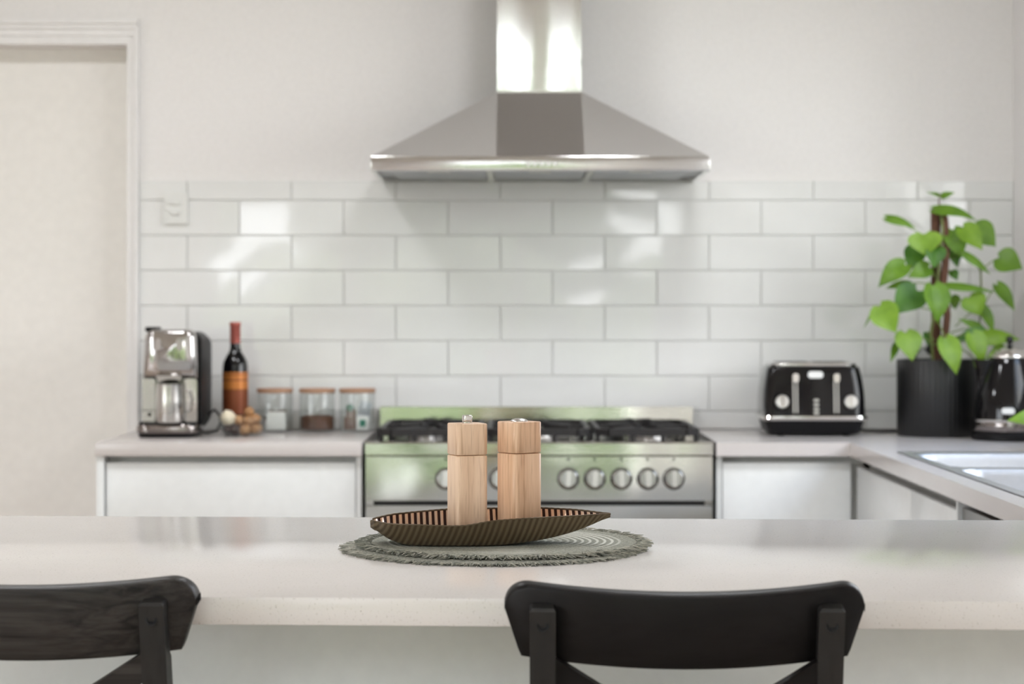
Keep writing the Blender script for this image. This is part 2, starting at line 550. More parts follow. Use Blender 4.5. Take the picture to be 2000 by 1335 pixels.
def rrect(w, h, r, n=6, cx=0.0, cy=0.0):
    out = []
    for (sx_, sy_, a0) in ((1, -1, -PI / 2), (1, 1, 0), (-1, 1, PI / 2), (-1, -1, PI)):
        for i in range(n + 1):
            a = a0 + PI / 2 * i / n
            out.append((cx + sx_ * (w / 2 - r) + r * math.cos(a), cy + sy_ * (h / 2 - r) + r * math.sin(a)))
    return out

def lerp_table(tab, u):
    for (a, va), (b, vb) in zip(tab, tab[1:]):
        if u <= b:
            return va + (vb - va) * (u - a) / (b - a)
    return tab[-1][1]

# ================================================================== THE ROOM
DX0, DX1, DZ1 = -1.95, -1.116, 2.016     # door opening in the back wall
T = 0.2
w = MB()
w.box(DX1, XR + 0.14, YB, YB + T, 0, ZC)
w.box(XL - 0.14, DX0, YB, YB + T, 0, ZC)
w.box(DX0, DX1, YB, YB + T, DZ1, ZC)
wall_back = struct('wall_back', w, M['wall'], 'off-white painted back wall of the kitchen with white tiles below', 'wall')
w = MB()
w.box(XR, XR + 0.14, YR, YLV, 0, ZL); w.box(XR, XR + 0.14, YLV, RW[0], 0, ZC); w.box(XR, XR + 0.14, RW[1], YB, 0, ZC)
w.box(XR, XR + 0.14, RW[0], RW[1], 0, RW[2]); w.box(XR, XR + 0.14, RW[0], RW[1], RW[3], ZC)
struct('wall_right', w, M['wall'], 'plain painted wall at the right edge behind the plant', 'wall')
w = MB()
w.box(XL - 0.14, XL, YR, YLV, ZC, ZL); w.box(XL - 0.14, XL, YR, LW[0], 0, ZC); w.box(XL - 0.14, XL, LW[1], YB, 0, ZC)
w.box(XL - 0.14, XL, LW[0], LW[1], 0, LW[2]); w.box(XL - 0.14, XL, LW[0], LW[1], LW[3], ZC)
struct('wall_left', w, M['wall'], 'painted wall of the living side, outside the view', 'wall')
w = MB()
w.box(XL - 0.14, GX0, YR - 0.14, YR, 0, ZL); w.box(GX1, XR + 0.14, YR - 0.14, YR, 0, ZL); w.box(GX0, GX1, YR - 0.14, YR, GZ1, HZ0); w.box(GX0, GX1, YR - 0.14, YR, HZ1, ZL)
struct('wall_rear', w, M['wall'], 'painted wall with garden doors behind the viewer', 'wall')
struct('floor', MB().box(XL - 0.14, XR + 0.14, YR - 0.14, YB + T, -0.1, 0), M['floor'], 'pale timber floor', 'floor')
struct('ceiling', MB().box(XL - 0.14, XR + 0.14, YLV, YB + T, ZC, ZC + 0.15).box(XL - 0.14, XR + 0.14, YLV, YLV + 0.14, ZC + 0.15, ZL).box(XL - 0.5, XR + 0.5, YR - 0.5, YLV + 0.14, ZL, ZL + 0.15), M['ceiling'], 'white ceiling above the picture', 'ceiling')

# door leaf and its moulded architrave
d1 = struct('door_1', MB().box(DX0, DX1, YB + 0.085, YB + 0.13, 0.0, DZ1), M['door'], 'plain cream door set back in the opening at left', 'door')
def moulding(w_, prof):
    """outline of a stepped architrave (across, out)"""
    return prof
t = MB()
# side: inner strip and outer stepped band ; top: four stepped bands
for (x0, x1, y) in ((DX1, DX1 + 0.018, 0.014), (DX1 + 0.018, DX1 + 0.026, 0.020), (DX1 + 0.026, DX1 + 0.034, 0.026)):
    t.box(x0, x1, YB - y, YB, 0, DZ1 + (x0 - DX1) * 2.0)
for (z0, z1, y) in ((0.0, 0.024, 0.014), (0.024, 0.044, 0.019), (0.044, 0.058, 0.025), (0.058, 0.071, 0.032)):
    t.box(DX0 - 0.06, DX1 + 0.018 + 0.016 * z1 / 0.071, YB - y, YB, DZ1 + z0, DZ1 + z1)
struct('trim_1', t, M['trim'], 'white stepped architrave around the door opening', 'trim')

# glazed openings
def glazing(name, label, axis, pos, u0, u1, z0, z1, cols, rows=1, fr=0.055):
    r = tag(bpy.data.objects.new(name, None), label, 'window', kind='structure')
    COL.objects.link(r)
    def bx(m, a0, a1, c0, c1, dep):
        if axis == 'y':
            m.box(a0, a1, pos - dep, pos + dep, c0, c1)
        else:
            m.box(pos - dep, pos + dep, a0, a1, c0, c1)
    m = MB()
    bx(m, u0, u1, z0, z0 + fr, 0.03); bx(m, u0, u1, z1 - fr, z1, 0.03)
    bx(m, u0, u0 + fr, z0 + fr, z1 - fr, 0.03); bx(m, u1 - fr, u1, z0 + fr, z1 - fr, 0.03)
    wdt = (u1 - u0) / cols
    for k in range(1, cols):
        bx(m, u0 + k * wdt - fr * 0.6, u0 + k * wdt + fr * 0.6, z0 + fr, z1 - fr, 0.027)
    for k in range(1, rows):
        zz = z0 + (z1 - z0) * k / rows
        bx(m, u0 + fr, u1 - fr, zz - 0.02, zz + 0.02, 0.02)
    m.build('window_frame', M['alu'], r)
    for k in range(cols):
        g = MB(); bx(g, u0 + k * wdt + fr, u0 + (k + 1) * wdt - fr, z0 + fr, z1 - fr, 0.003)
        g.build('pane', M['pane'], r)
    return r
glazing('window_1', 'wide glazed garden doors behind the viewer', 'y', YR - 0.07, GX0, GX1, 0.0, GZ1, 3)
glazing('window_4', 'row of highlight windows over the garden doors behind the viewer', 'y', YR - 0.07, GX0, GX1, HZ0, HZ1, 5, 1, 0.19)
glazing('window_2', 'window over the sink, just outside the view', 'x', XR + 0.08, RW[0], RW[1], RW[2], RW[3], 2)
glazing('window_3', 'wide window on the living side, outside the view', 'x', XL - 0.08, LW[0], LW[1], LW[2], LW[3], 4)

# unseen ceiling lamps added to brighten the walls, and the island from behind
for k, (x, y) in enumerate(((-2.9, 4.2), (-1.1, 4.2), (0.45, 4.2), (-2.4, -0.2), (-0.9, -0.6), (0.5, -0.2))):
    dl = thing('added_downlight', 'round ceiling lamp, unseen above the picture, added to brighten the room', 'lamp', (x, y, ZC if y > YLV else ZL), 0, 'added ceiling lamps above the picture')
    MB().lathe([(0.25, 0), (0.25, -0.012), (0.228, -0.016), (0.215, -0.004), (0, -0.004)], 32).build('trim_ring', M['fixture'], dl)
    ld = bpy.data.lights.new('added_downlight_lamp', 'AREA')
    ld.shape = 'DISK'; ld.size = 0.42; ld.energy = LAMP_W; ld.color = (0.95, 0.972, 1.0)
    lo = bpy.data.objects.new('added_downlight_lamp', ld); COL.objects.link(lo); lo.parent = dl; lo.location = (0, 0, -0.014)

# garden beyond the glass
struct('terrace', MB().box(-16, 12, YR - 0.9, 14, -0.139, -0.105), M['deck'], 'pale stone terrace, unseen, widened round the house to keep bounced light neutral', 'terrace')  # unseen paving, kept pale and wide so less green light bounces indoors
struct('ground', MB().box(-30, 30, -40, 30, -0.3, -0.14), M['lawn'], 'green lawn around the house', 'lawn')
def blob(mb, c, r, sq=1.0, sub=3, amp=0.25, fr=1.6):
    bm = bmesh.new()
    bmesh.ops.create_icosphere(bm, subdivisions=sub, radius=1)
    for v in bm.verts:
        k = 1 + amp * noise.fractal(v.co * fr + Vector(c), 0.8, 2.0, 3)
        v.co = Vector((c[0] + v.co.x * r * k, c[1] + v.co.y * r * k, c[2] + v.co.z * r * k * sq))
    mb.frombm(bm)
hd = MB()
for k in range(16):
    if k in (5, 8):
        continue
    blob(hd, (-11 + k * 1.45 + random.uniform(-.3, .3), -13 + random.uniform(-.6, .6), 0.75), random.uniform(1.0, 1.35), 1.0)
tag(hd.build('garden_hedge', M['hedge']), 'clipped green hedge at the end of the lawn, seen only in reflections', 'hedge', kind='stuff')
gf = thing('garden_fence', 'pale beige boarded fence behind the hedge, seen only in reflections', 'fence', (0, -15.2, -0.14))
for k in range(24):
    MB().box(-12 + k, -11.02 + k, -0.02, 0.02, 0, 1.35).build('fence_panel', M['deck'], gf)
for k, (x, y, h, r) in enumerate(((-6.5, -17, 3.2, 2.2), (-1.4, -20.5, 3.6, 2.0), (0.4, -16.0, 2.6, 1.2), (3.4, -18, 4.6, 2.5), (9.5, -15, 3.4, 2.0))):
    tr = thing('garden_tree', ['leafy tree at left of the garden behind the hedge', 'tallest leafy tree behind the hedge', 'small leafy tree close to the hedge', 'broad leafy tree at right of the hedge', 'leafy tree at the far right of the garden'][k], 'tree', (x, y, -0.14), 0, 'garden trees seen in reflections')
    cb = MB()
    for q in range(5):
        blob(cb, (random.uniform(-.5, .5) * r, random.uniform(-.4, .4) * r, h + random.uniform(-.4, .5) * r), r * random.uniform(.5, .75))
    cb.build('crown', M['tree'], tr)
    MB().tube([(0, 0, 0), (0.05, 0, h * .5), (0, 0, h)], [0.16, 0.12, 0.08]).build('trunk', M['bark'], tr)

# ================================================================== TILES
TX0, TX1, TZ0, TZ1 = DX1 + 0.0345, XR - 0.001, 0.9005, 1.621
TY = YB - 0.009
MB().box(TX0, TX1, YB - 0.006, YB, TZ0, TZ1 - 0.001).build('grout', M['grout'], wall_back)
rows = [1.621]
z = CZ - (391 - YH) * YB / F
while z > 0.905:
    rows.append(z); z -= 0.1019
rows.append(TZ0)
PX = 203.4 * YB / F
xa = (468.5 - 1000) * YB / F
tile_cache = {}
def tile_mesh(wd, ht):
    key = (round(wd, 4), round(ht, 4))
    if key not in tile_cache:
        b = 0.0016
        m = MB()
        x, y, y2 = wd / 2, ht / 2, 0.006
        out = [(-x, -y), (x, -y), (x, y), (-x, y)]
        inn = [(-x + b, -y + b), (x - b, -y + b), (x - b, y - b), (-x + b, y - b)]
        vs = [(p[0], y2, p[1]) for p in out] + [(p[0], -0.0005, p[1]) for p in out] + [(p[0], -0.002, p[1]) for p in inn]
        fs = [(4, 5, 9, 8), (5, 6, 10, 9), (6, 7, 11, 10), (7, 4, 8, 11), (8, 9, 10, 11), (0, 1, 5, 4), (1, 2, 6, 5), (2, 3, 7, 6), (3, 0, 4, 7)]
        tile_cache[key] = m.add(vs, fs).mesh('tile', M['tile'], 20, fix=False)
    return tile_cache[key]
G = 0.0012
for k in range(len(rows) - 1):
    z1, z0 = rows[k], rows[k + 1]
    x = xa - 3 * PX + (PX / 2 if k % 2 == 0 else 0)
    while x < TX1:
        a, b_ = max(x + G, TX0), min(x + PX - G, TX1)
        x += PX
        if b_ - a < 0.01:
            continue
        zb, zt = z0 + G, z1 - G
        o = inst('tile', tile_mesh(b_ - a, zt - zb), wall_back, ((a + b_) / 2, TY, (zb + zt) / 2))
        o.rotation_euler = (math.radians(random.gauss(0, 0.22)), 0, math.radians(random.gauss(0, 0.16)))

# power outlets on the tiles
def outlet(label, px, py, wd, ht, plug=False):
    c = at(px, py, TY - 0.002)
    o = thing('power_outlet', label, 'outlet', c)
    MB().prism(rrect(wd, ht, 0.006, 4), -0.011, 0.0, 'y').build('face_plate', M['switch'], o)
    for dz in (0.016, -0.012):
        MB().prism(rrect(wd * 0.42, 0.013, 0.002, 3, -0.004, dz), -0.017, -0.010, 'y').build('rocker_switch', M['white_plastic'], o)
    return o
outlet('white upright double switch plate on the tiles above the coffee machine', 344.5, 406, 0.068, 0.092)
o2 = outlet('white power outlet plate low on the tiles behind the potted plant', 1800, 684, 0.112, 0.07)
for dx in (-.028, .026):
    pl = thing('power_plug', 'black plug in the outlet behind the potted plant, %s' % ('nearer the toaster' if dx < 0 else 'nearer the kettle'), 'plug', o2.location + Vector((dx, -0.0112, 0.004)))
    MB().lathe([(0, 0), (0.017, 0.0005), (0.018, 0.004), (0.016, 0.022), (0.009, 0.036), (0, 0.036)], 14, axis='y').build('plug_body', M['black_plastic'], pl)
    b0 = o2.location.z - 0.9
    MB().tube([(0, -0.032, 0), (0, -0.045, -0.02), (0.002, -0.042, -0.06), (0.0, -0.05, -b0 + 0.012)], 0.0034, 6).build('cord', M['cord'], pl)

# ================================================================== BENCHES AND CABINETS
YF = 5.30            # front edge of the back benches
BZ0, BZ1 = 0.8645, 0.90
YW = YB - 0.012
t1 = thing('benchtop', 'pale stone benchtop left of the stove under the coffee machine', 'benchtop', (0, 0, BZ0))
MB().box(-1.085, -0.3905, YF, YW, 0, BZ1 - BZ0, 0.002).build('slab', M['quartz_back'], t1)
SX0, SX1, SY0, SY1 = 0.936, 1.375, 3.66, 4.905     # cut-out for the sink
RXF = 0.879
t2 = thing('benchtop', 'pale stone L-shaped benchtop right of the stove holding the sink', 'benchtop', (0, 0, BZ0))
m = MB()
def lring(z):
    return [(0.5315, YF, z), (RXF, YF, z), (RXF, 3.40, z), (XR - 0.002, 3.40, z), (XR - 0.002, YW, z), (0.5315, YW, z)]
H = BZ1 - BZ0
outer = lring(H)
hole = [(SX0, SY0, H), (SX1, SY0, H), (SX1, SY1, H), (SX0, SY1, H)]
vs = lring(0) + outer + [(x, y, 0) for (x, y, z) in hole] + hole + [(0.5315, SY1, H)]
bm = bmesh.new()
# built of strips so that the hole stays open
for (x0, x1, y0, y1) in ((0.5315, RXF, YF, YW), (RXF, XR - .002, SY1, YW), (RXF, SX0, 3.40, SY1), (SX1, XR - .002, 3.40, SY1), (SX0, SX1, 3.40, SY0)):
    m.box(x0, x1, y0, y1, 0, H)
m.build('slab', M['quartz_back'], t2)

def front_y(mb, x0, x1, y, z0, z1, th=0.018, bev=0.0015):
    return mb.box(x0, x1, y, y + th, z0, z1, bev)
CF = YF + 0.022
# left unit
c1 = thing('base_cabinet', 'white drawer unit under the left benchtop beside the door', 'cabinet', (0, 0, 0))
MB().box(-1.083, -1.064, CF - 0.012, YW, 0.0, BZ0, 0.001).build('end_panel', M['cabinet'], c1)
MB().box(-1.062, -0.3925, CF + 0.045, YW - 0.01, 0.10, BZ0 - 0.001).build('carcass', M['channel'], c1)
MB().box(-0.4065, -0.3925, CF, CF + 0.044, 0.0, BZ0 - 0.001).build('filler_panel', M['cabinet'], c1)
MB().box(-1.062, -0.408, CF + 0.06, CF + 0.075, 0.0, 0.10).build('kickboard', M['channel'], c1)
for (z0, z1) in ((0.60, 0.846), (0.352, 0.597), (0.105, 0.349)):
    dr = MB().box(-1.0600, -0.4085, CF, CF + 0.018, z0, z1, 0.0015).build('drawer', M['cabinet'], c1)
# corner unit right of the stove
c2 = thing('base_cabinet', 'white corner cabinet under the bench between stove and sink run', 'cabinet', (0, 0, 0))
MB().box(0.5335, 0.548, CF, CF + 0.044, 0.0, BZ0 - 0.001).build('filler_panel', M['cabinet'], c2)
MB().box(0.5335, 0.925, CF + 0.045, YW - 0.01, 0.10, BZ0 - 0.001).build('carcass', M['channel'], c2)
MB().box(0.5335, 0.905, CF + 0.06, CF + 0.075, 0.0, 0.10).build('kickboard', M['channel'], c2)
MB().box(0.550, 0.8855, CF, CF + 0.018, 0.105, 0.846, 0.0015).build('door', M['cabinet'], c2)
# sink run
RX = RXF + 0.016
c3 = thing('base_cabinet', 'white sink cabinet with two plain doors along the right run', 'cabinet', (0, 0, 0))
cbx = MB()
cbx.box(RX + 0.045, XR - 0.004, 5.00, 5.36, 0.10, BZ0 - 0.001); cbx.box(RX + 0.045, XR - 0.004, 4.10, 5.00, 0.10, 0.60)
cbx.box(RX + 0.045, RX + 0.055, 4.10, 5.00, 0.60, BZ0 - 0.001)
cbx.build('carcass', M['channel'], c3)
MB().box(RX + 0.06, RX + 0.075, 4.10, 5.30, 0.0, 0.10).build('kickboard', M['channel'], c3)
MB().box(RX, RX + 0.044, 4.092, 4.106, 0.0, BZ0 - 0.001).build('end_panel', M['cabinet'], c3)
for (y0, y1) in ((4.5735, 5.288), (4.108, 4.5705)):
    MB().box(RX, RX + 0.018, y0, y1, 0.105, 0.838, 0.0015).build('door', M['cabinet'], c3)
dw = thing('dishwasher', 'grey steel dishwasher recessed under the sink bench at far right', 'dishwasher', (0, 0, 0))
MB().box(RX + 0.03, XR - 0.004, 3.46, 4.088, 0.08, 0.62).build('body', M['steel_dish'], dw)
MB().box(RX + 0.008, RX + 0.030, 3.465, 4.086, 0.09, 0.74, 0.002).build('door', M['steel_dish'], dw)
MB().box(RX + 0.008, RX + 0.030, 3.465, 4.086, 0.744, 0.846, 0.002).build('control_strip', M['steel_dish'], dw)
ep = thing('end_panel', 'white end panel closing the sink run near the island', 'panel', (0, 0, 0))
MB().box(RX, XR - 0.004, 3.42, 3.455, 0, BZ0 - 0.001, 0.001).build('board', M['cabinet'], ep)

# sink
sk = thing('sink', 'stainless steel double-bowl sink let into the right bench', 'sink', (0, 0, 0.9))
m = MB()
E = 0.007
bowls = ((4.395, 4.83), (3.74, 4.345))
bx0, bx1 = 0.951, 1.345
zt, ztr = 0.0012, 0.003
for (x0, x1, y0, y1) in ((SX0 - E, bx0, SY0 - E, SY1 + E), (bx1, SX1 + E, SY0 - E, SY1 + E), (bx0, bx1, SY0 - E, bowls[1][0]), (bx0, bx1, bowls[1][1], bowls[0][0]), (bx0, bx1, bowls[0][1], SY1 + E)):
    m.box(x0, x1, y0, y1, zt - 0.001, ztr)
m.build('rim', M['steel_sink'], sk)
MB().add([(SX0 - E - .003, SY0 - E - .003, .0004), (SX1 + E + .003, SY0 - E - .003, .0004), (SX1 + E + .003, SY1 + E + .003, .0004), (SX0 - E - .003, SY1 + E + .003, .0004),
          (SX0 - .001, SY0 - .001, .0004), (SX1 + .001, SY0 - .001, .0004), (SX1 + .001, SY1 + .001, .0004), (SX0 - .001, SY1 + .001, .0004)],
         [(0, 1, 5, 4), (1, 2, 6, 5), (2, 3, 7, 6), (3, 0, 4, 7)]).build('shadow_gap_strip', M['black_matte'], sk)  # black strip drawn as the thin shadow gap round the sink
for (y0, y1) in bowls:
    cx, cy, wd, hh = (bx0 + bx1) / 2, (y0 + y1) / 2, bx1 - bx0, y1 - y0
    rings = []
    for (ins, dz, r) in ((-0.006, ztr + 0.0004, 0.05), (0.0, ztr - 0.001, 0.05), (0.006, -0.012, 0.052), (0.010, -0.15, 0.05), (0.03, -0.178, 0.05), (0.15, -0.184, 0.03)):
        rings.append([(x, y, dz) for (x, y) in rrect(wd - 2 * ins, hh - 2 * ins, r, 6, cx, cy)])
    MB().loft(rings, cap=False).add([p for p in rings[-1]], [tuple(range(len(rings[-1])))]).build('bowl', M['steel_sink'], sk, angle=50)

# ================================================================== RANGE COOKER
rc = thing('range_cooker', 'stainless steel range cooker with black pan supports under the hood', 'cooker', (0.0705, YF, 0.0))
HW = 0.4525
MB().box(-HW + .002, HW - .002, 0.03, 0.595, 0.10, 0.864).build('body', M['steel_range'], rc)
m = MB()
prof = [(0.0, 0.868), (0.004, 0.866), (0.03, 0.866), (0.595, 0.866), (0.595, 0.894), (0.05, 0.894), (0.03, 0.9015), (0.012, 0.9025), (0.006, 0.9012), (0.0018, 0.897)]
m.prism(prof, -HW, HW, 'x').build('hob_top', M['steel_range'], rc, angle=22)
MB().prism([(-0.002, 0.7490), (0.000, 0.7485), (0.03, 0.7485), (0.03, 0.8645), (0.0075, 0.8645), (0.0055, 0.863)], -HW + .001, HW - .001, 'x').build('control_panel', M['steel_range'], rc)
MB().box(-HW + .022, HW - .022, 0.012, 0.028, 0.737, 0.7480).build('vent_slot', M['black_matte'], rc)
MB().box(-HW + .001, -HW + .021, 0.006, 0.03, 0.737, 0.748).build('bracket', M['steel_range'], rc)
MB().box(HW - .021, HW - .001, 0.006, 0.03, 0.737, 0.748).build('bracket', M['steel_range'], rc)
dr = MB().prism([(0.004, 0.235), (0.03, 0.235), (0.03, 0.7365), (0.009, 0.7365), (0.0065, 0.7355), (0.004, 0.700)], -HW + .001, HW - .001, 'x').build('oven_door', M['steel_range'], rc)
MB().prism(rrect(0.62, 0.26, 0.02, 5, 0, 0.46), -0.001, 0.005, 'y').build('oven_window', M['black_gloss'], dr)
h = MB().tube([(-0.40, -0.045, 0.685), (0.40, -0.045, 0.685)], 0.011, 14)
for s in (-.37, .37):
    h.tube([(s, 0.004, 0.685), (s, -0.045, 0.685)], 0.007, 10)
h.build('door_handle', M['steel_range'], dr)
MB().box(-HW + .001, HW - .001, 0.006, 0.03, 0.105, 0.230, 0.003).build('storage_drawer', M['steel_range'], rc)
for sx_ in (-1, 1):
    for y in (0.07, 0.53):
        MB().lathe([(0.022, 0), (0.022, 0.012), (0.014, 0.016), (0.014, 0.10)], 14, (sx_ * 0.40, y, 0)).build('leg', M['satin'], rc)
# upstand
ups = MB().prism([(0.573, 0.895), (0.596, 0.895), (0.596, 0.968), (0.5780, 0.968), (0.5760, 0.967)], -HW + .002, HW - .002, 'x').build('rear_upstand', M['steel_range'], rc)
# knobs
kx = [(p - 1000) * (YF + 0.0) / F - 0.0705 for p in (871, 923.5, 976, 1110, 1161.5, 1213.5, 1265, 1316)]
kz = CZ - (934.5 - YH) * YF / F
knob_me = MB().lathe([(0.0258, 0), (0.0258, 0.004), (0.0235, 0.006), (0.0225, 0.020), (0.0205, 0.0235), (0, 0.0235)], 28, axis='y').mesh('knob', M['knob_metal'])
grip_me = MB().prism(rrect(0.0145, 0.042, 0.006, 4), -0.037, -0.020, 'y').mesh('grip', M['satin'])
mark_me = MB().lathe([(0.0035, 0), (0.0035, 0.0012), (0, 0.0012)], 10, axis='y').mesh('dial_mark', M['black_matte'])
ring_me = MB().lathe([(0.029, 0), (0.029, 0.0015), (0.026, 0.0015)], 28, axis='y').mesh('dial_ring', M['black_plastic'])
for x in kx:
    k = inst('knob', knob_me, rc, (x, 0.001, kz), (-0.08, 0, 0))
    inst('grip', grip_me, k, (0, 0, 0), (0, math.radians(random.uniform(-3, 3)), 0))
    inst('dial_ring', ring_me, rc, (x, 0.001, kz), (-0.08, 0, 0))
    inst('dial_mark', mark_me, rc, (x, 0.0052, kz + 0.05), (-0.08, 0, 0))
# burners and pan supports
for (x, y, r) in ((-0.30, 0.15, 0.030), (-0.30, 0.42, 0.040), (0.0, 0.285, 0.058), (0.30, 0.15, 0.040), (0.30, 0.42, 0.030)):
    b = MB().lathe([(r * 1.5, 0.0), (r * 1.5, 0.004), (r * 1.05, 0.006), (r, 0.015), (0, 0.015)], 24).build('burner', M['satin'], rc, (x, y, 0.894))
    MB().lathe([(r * 0.9, 0.0152), (r * 0.92, 0.019), (r * 0.8, 0.0215), (0, 0.022)], 24).build('burner_cap', M['iron'], b)
def bar(m, p, q, wd=0.007, hh=0.009):
    p, q = Vector(p), Vector(q)
    d = (q - p).normalized()
    s_ = Vector((0, 0, 1)).cross(d).normalized() * wd
    u_ = Vector((0, 0, hh))
    vs = [p - s_ - u_, p + s_ - u_, p + s_ + u_, p - s_ + u_, q - s_ - u_, q + s_ - u_, q + s_ + u_, q - s_ + u_]
    m.add(vs, [(0, 1, 2, 3), (7, 6, 5, 4), (0, 4, 5, 1), (1, 5, 6, 2), (2, 6, 7, 3), (3, 7, 4, 0)])
for gx in (-0.2855, 0.0, 0.2855):
    m = MB()
    a, b_, y0, y1, zz = gx - 0.130, gx + 0.130, 0.045, 0.525, 0.924
    cr_ = 0.03
    ring = [(a + cr_, y0), (b_ - cr_, y0), (b_, y0 + cr_), (b_, y1 - cr_), (b_ - cr_, y1), (a + cr_, y1), (a, y1 - cr_), (a, y0 + cr_)]
    for i in range(8):
        p, q = ring[i], ring[(i + 1) % 8]
        bar(m, (p[0], p[1], zz), (q[0], q[1], zz))
    bar(m, (a, 0.285, zz), (gx - 0.035 if gx else gx - 0.05, 0.285, zz)); bar(m, (gx + (0.035 if gx else 0.05), 0.285, zz), (b_, 0.285, zz))
    for yc in ((0.15, 0.42) if gx else (0.285,)):
        for an in range(4):
            ca, sa = math.cos(PI / 4 + an * PI / 2), math.sin(PI / 4 + an * PI / 2)
            bar(m, (gx + ca * 0.028, yc + sa * 0.028, zz + 0.004), (gx + ca * 0.125, yc + sa * 0.118, zz), 0.006, 0.009)
            bar(m, (gx + ca * 0.022, yc + sa * 0.022, zz + 0.010), (gx + ca * 0.04, yc + sa * 0.04, zz + 0.011), 0.006, 0.006)
    for (fx, fy) in ((a, y0 + cr_), (b_, y0 + cr_), (a, y1 - cr_), (b_, y1 - cr_), (a + 0.09, y0), (b_ - 0.09, y0)):
        bar(m, (fx, fy - 0.006, zz - 0.016), (fx, fy + 0.006, zz - 0.016), 0.006, 0.0135)
    m.build('pan_support', M['iron'], rc)

# ================================================================== RANGE HOOD
hd_ = thing('range_hood', 'stainless steel pyramid range hood with a chimney on the back wall', 'hood', (0.0755, 5.42, 1.615))
HH = 0.4515
DB = YW - 5.42            # depth of the hood
# canopy
cw, cy0, ctop, fz = 0.1165, 0.23, 0.2345, 0.039
m = MB()
TL, TR = (-cw, cy0, ctop), (cw, cy0, ctop)
BL, BR = (-cw - .001, 0.004, fz), (cw + .001, 0.004, fz)
OL, OR = (-HH + .003, 0.004, fz), (HH - .003, 0.004, fz)
WL, WR = (-HH + .003, DB, fz), (HH - .003, DB, fz)
BKL, BKR = (-cw, DB, ctop), (cw, DB, ctop)
m.add([TL, TR, BR, BL], [(0, 3, 2, 1)])
m.build('canopy_front', M['steel_hood'], hd_)
m = MB()
m.add([TL, BL, OL, WL, BKL], [(0, 2, 1), (0, 3, 2), (0, 4, 3)])
m.build('canopy_side', M['steel_hood_side'], hd_)
m = MB()
m.add([TR, BR, OR, WR, BKR], [(0, 1, 2), (0, 2, 3), (0, 3, 4)])
m.build('canopy_side', M['steel_hood_side'], hd_)
# fascia: a rim that goes round three sides, open below
m = MB()
m.box(-HH, HH, 0.0, 0.012, 0.0, fz, 0.002)
m.box(-HH, -HH + 0.012, 0.012, DB, 0.0, fz); m.box(HH - 0.012, HH, 0.012, DB, 0.0, fz)
m.build('fascia', M['steel_fascia'], hd_)
for k in range(5):
    x = (1031.5 + 13.2 * k - 1000) * 5.42 / F - 0.0755
    bt = MB().lathe([(0.0055, 0), (0.0055, 0.003), (0.0045, 0.004), (0, 0.004)], 16, axis='y').build('push_button', M['white_plastic'], hd_, (x, -0.0006, 0.0185))
    MB().lathe([(0.0072, 0), (0.0072, 0.0008), (0, 0.0008)], 16, axis='y').build('contrast_ring', M['dark_chrome'], bt, (0, 0.0004, 0))  # added dark ring, paints the darker reflection behind each button
# underside
MB().box(-HH + .012, HH - .012, 0.012, DB, 0.012, 0.016).build('under_panel', M['steel_filter'], hd_)
for (x0, x1) in ((-0.40, -0.145), (-0.125, 0.125), (0.145, 0.40)):
    f = MB().box(x0, x1, 0.07, DB - 0.06, 0.004, 0.0115, 0.002).build('grease_filter', M['steel_filter'], hd_)
    MB().box((x0 + x1) / 2 - 0.03, (x0 + x1) / 2 + 0.03, 0.085, 0.10, 0.001, 0.0042).build('latch', M['satin'], f)
for x in (-0.135, 0.135):
    MB().box(x - 0.008, x + 0.008, 0.02, DB - 0.02, 0.0, 0.0118).build('filter_strip', M['chrome'], hd_)
# chimney, a thin sheet that is not quite flat
m = MB()
nx, nzz = 24, 60
vs, fs = [], []
z0c, z1c = ctop, ZC - 1.615 - 0.001
for j in range(nzz + 1):
    zz = z0c + (z1c - z0c) * j / nzz
    for i in range(nx + 1):
        u = i / nx
        x = -cw + 2 * cw * u
        env = math.sin(PI * u)
        dy = 0.0011 * math.sin(2 * PI * (1.3 * u + 0.75 * zz) + 0.6) * (0.4 + 0.6 * env) + 0.0007 * math.sin(2 * PI * (2.3 * u - 1.0 * zz) + 1.0)
        vs.append((x, cy0 + 0.002 + dy * (env ** 0.5 if env > 0 else 0), zz))
for j in range(nzz):
    for i in range(nx):
        a = j * (nx + 1) + i
        fs.append((a, a + 1, a + nx + 2, a + nx + 1))
m.add(vs, fs).build('chimney_front', M['steel_flue'], hd_, angle=60, fix=False)
m = MB()
for s in (-1, 1):
    m.box(min(s * cw, s * (cw - .002)), max(s * cw, s * (cw - .002)), cy0 + 0.002, DB, z0c, z1c)
m.build('chimney_side', M['steel_flue'], hd_)
MB().box(-cw - .001, cw + .001, cy0 - 0.002, cy0 + 0.001, ctop - 0.002, ctop + 0.004).build('chimney_lip', M['satin'], hd_)

# ================================================================== ISLAND
IR = -0.045
def isl(x, y):                      # island local -> world
    return (x * math.cos(IR) - y * math.sin(IR), 2.378 + x * math.sin(IR) + y * math.cos(IR))
it = thing('benchtop', 'long speckled white stone island top in front of the stools', 'benchtop', (0, 2.378, 0.8668), IR)
MB().box(-1.85, 1.40, 0, 0.947, 0, 0.9 - 0.8668, 0.002).build('slab', M['quartz'], it)
ic = thing('island_cabinet', 'pale grey-green panelled island base under the stone top', 'cabinet', (0, 2.378, 0), IR)
MB().box(-1.80, 1.36, 0.402, 0.92, 0.0, 0.8658).build('carcass', M['island_panel'], ic)
for (x0, x1) in ((-1.80, 1.36),):
    MB().box(x0, x1, 0.384, 0.4015, 0.08, 0.8655, 0.001).build('panel', M['island_panel'], ic)

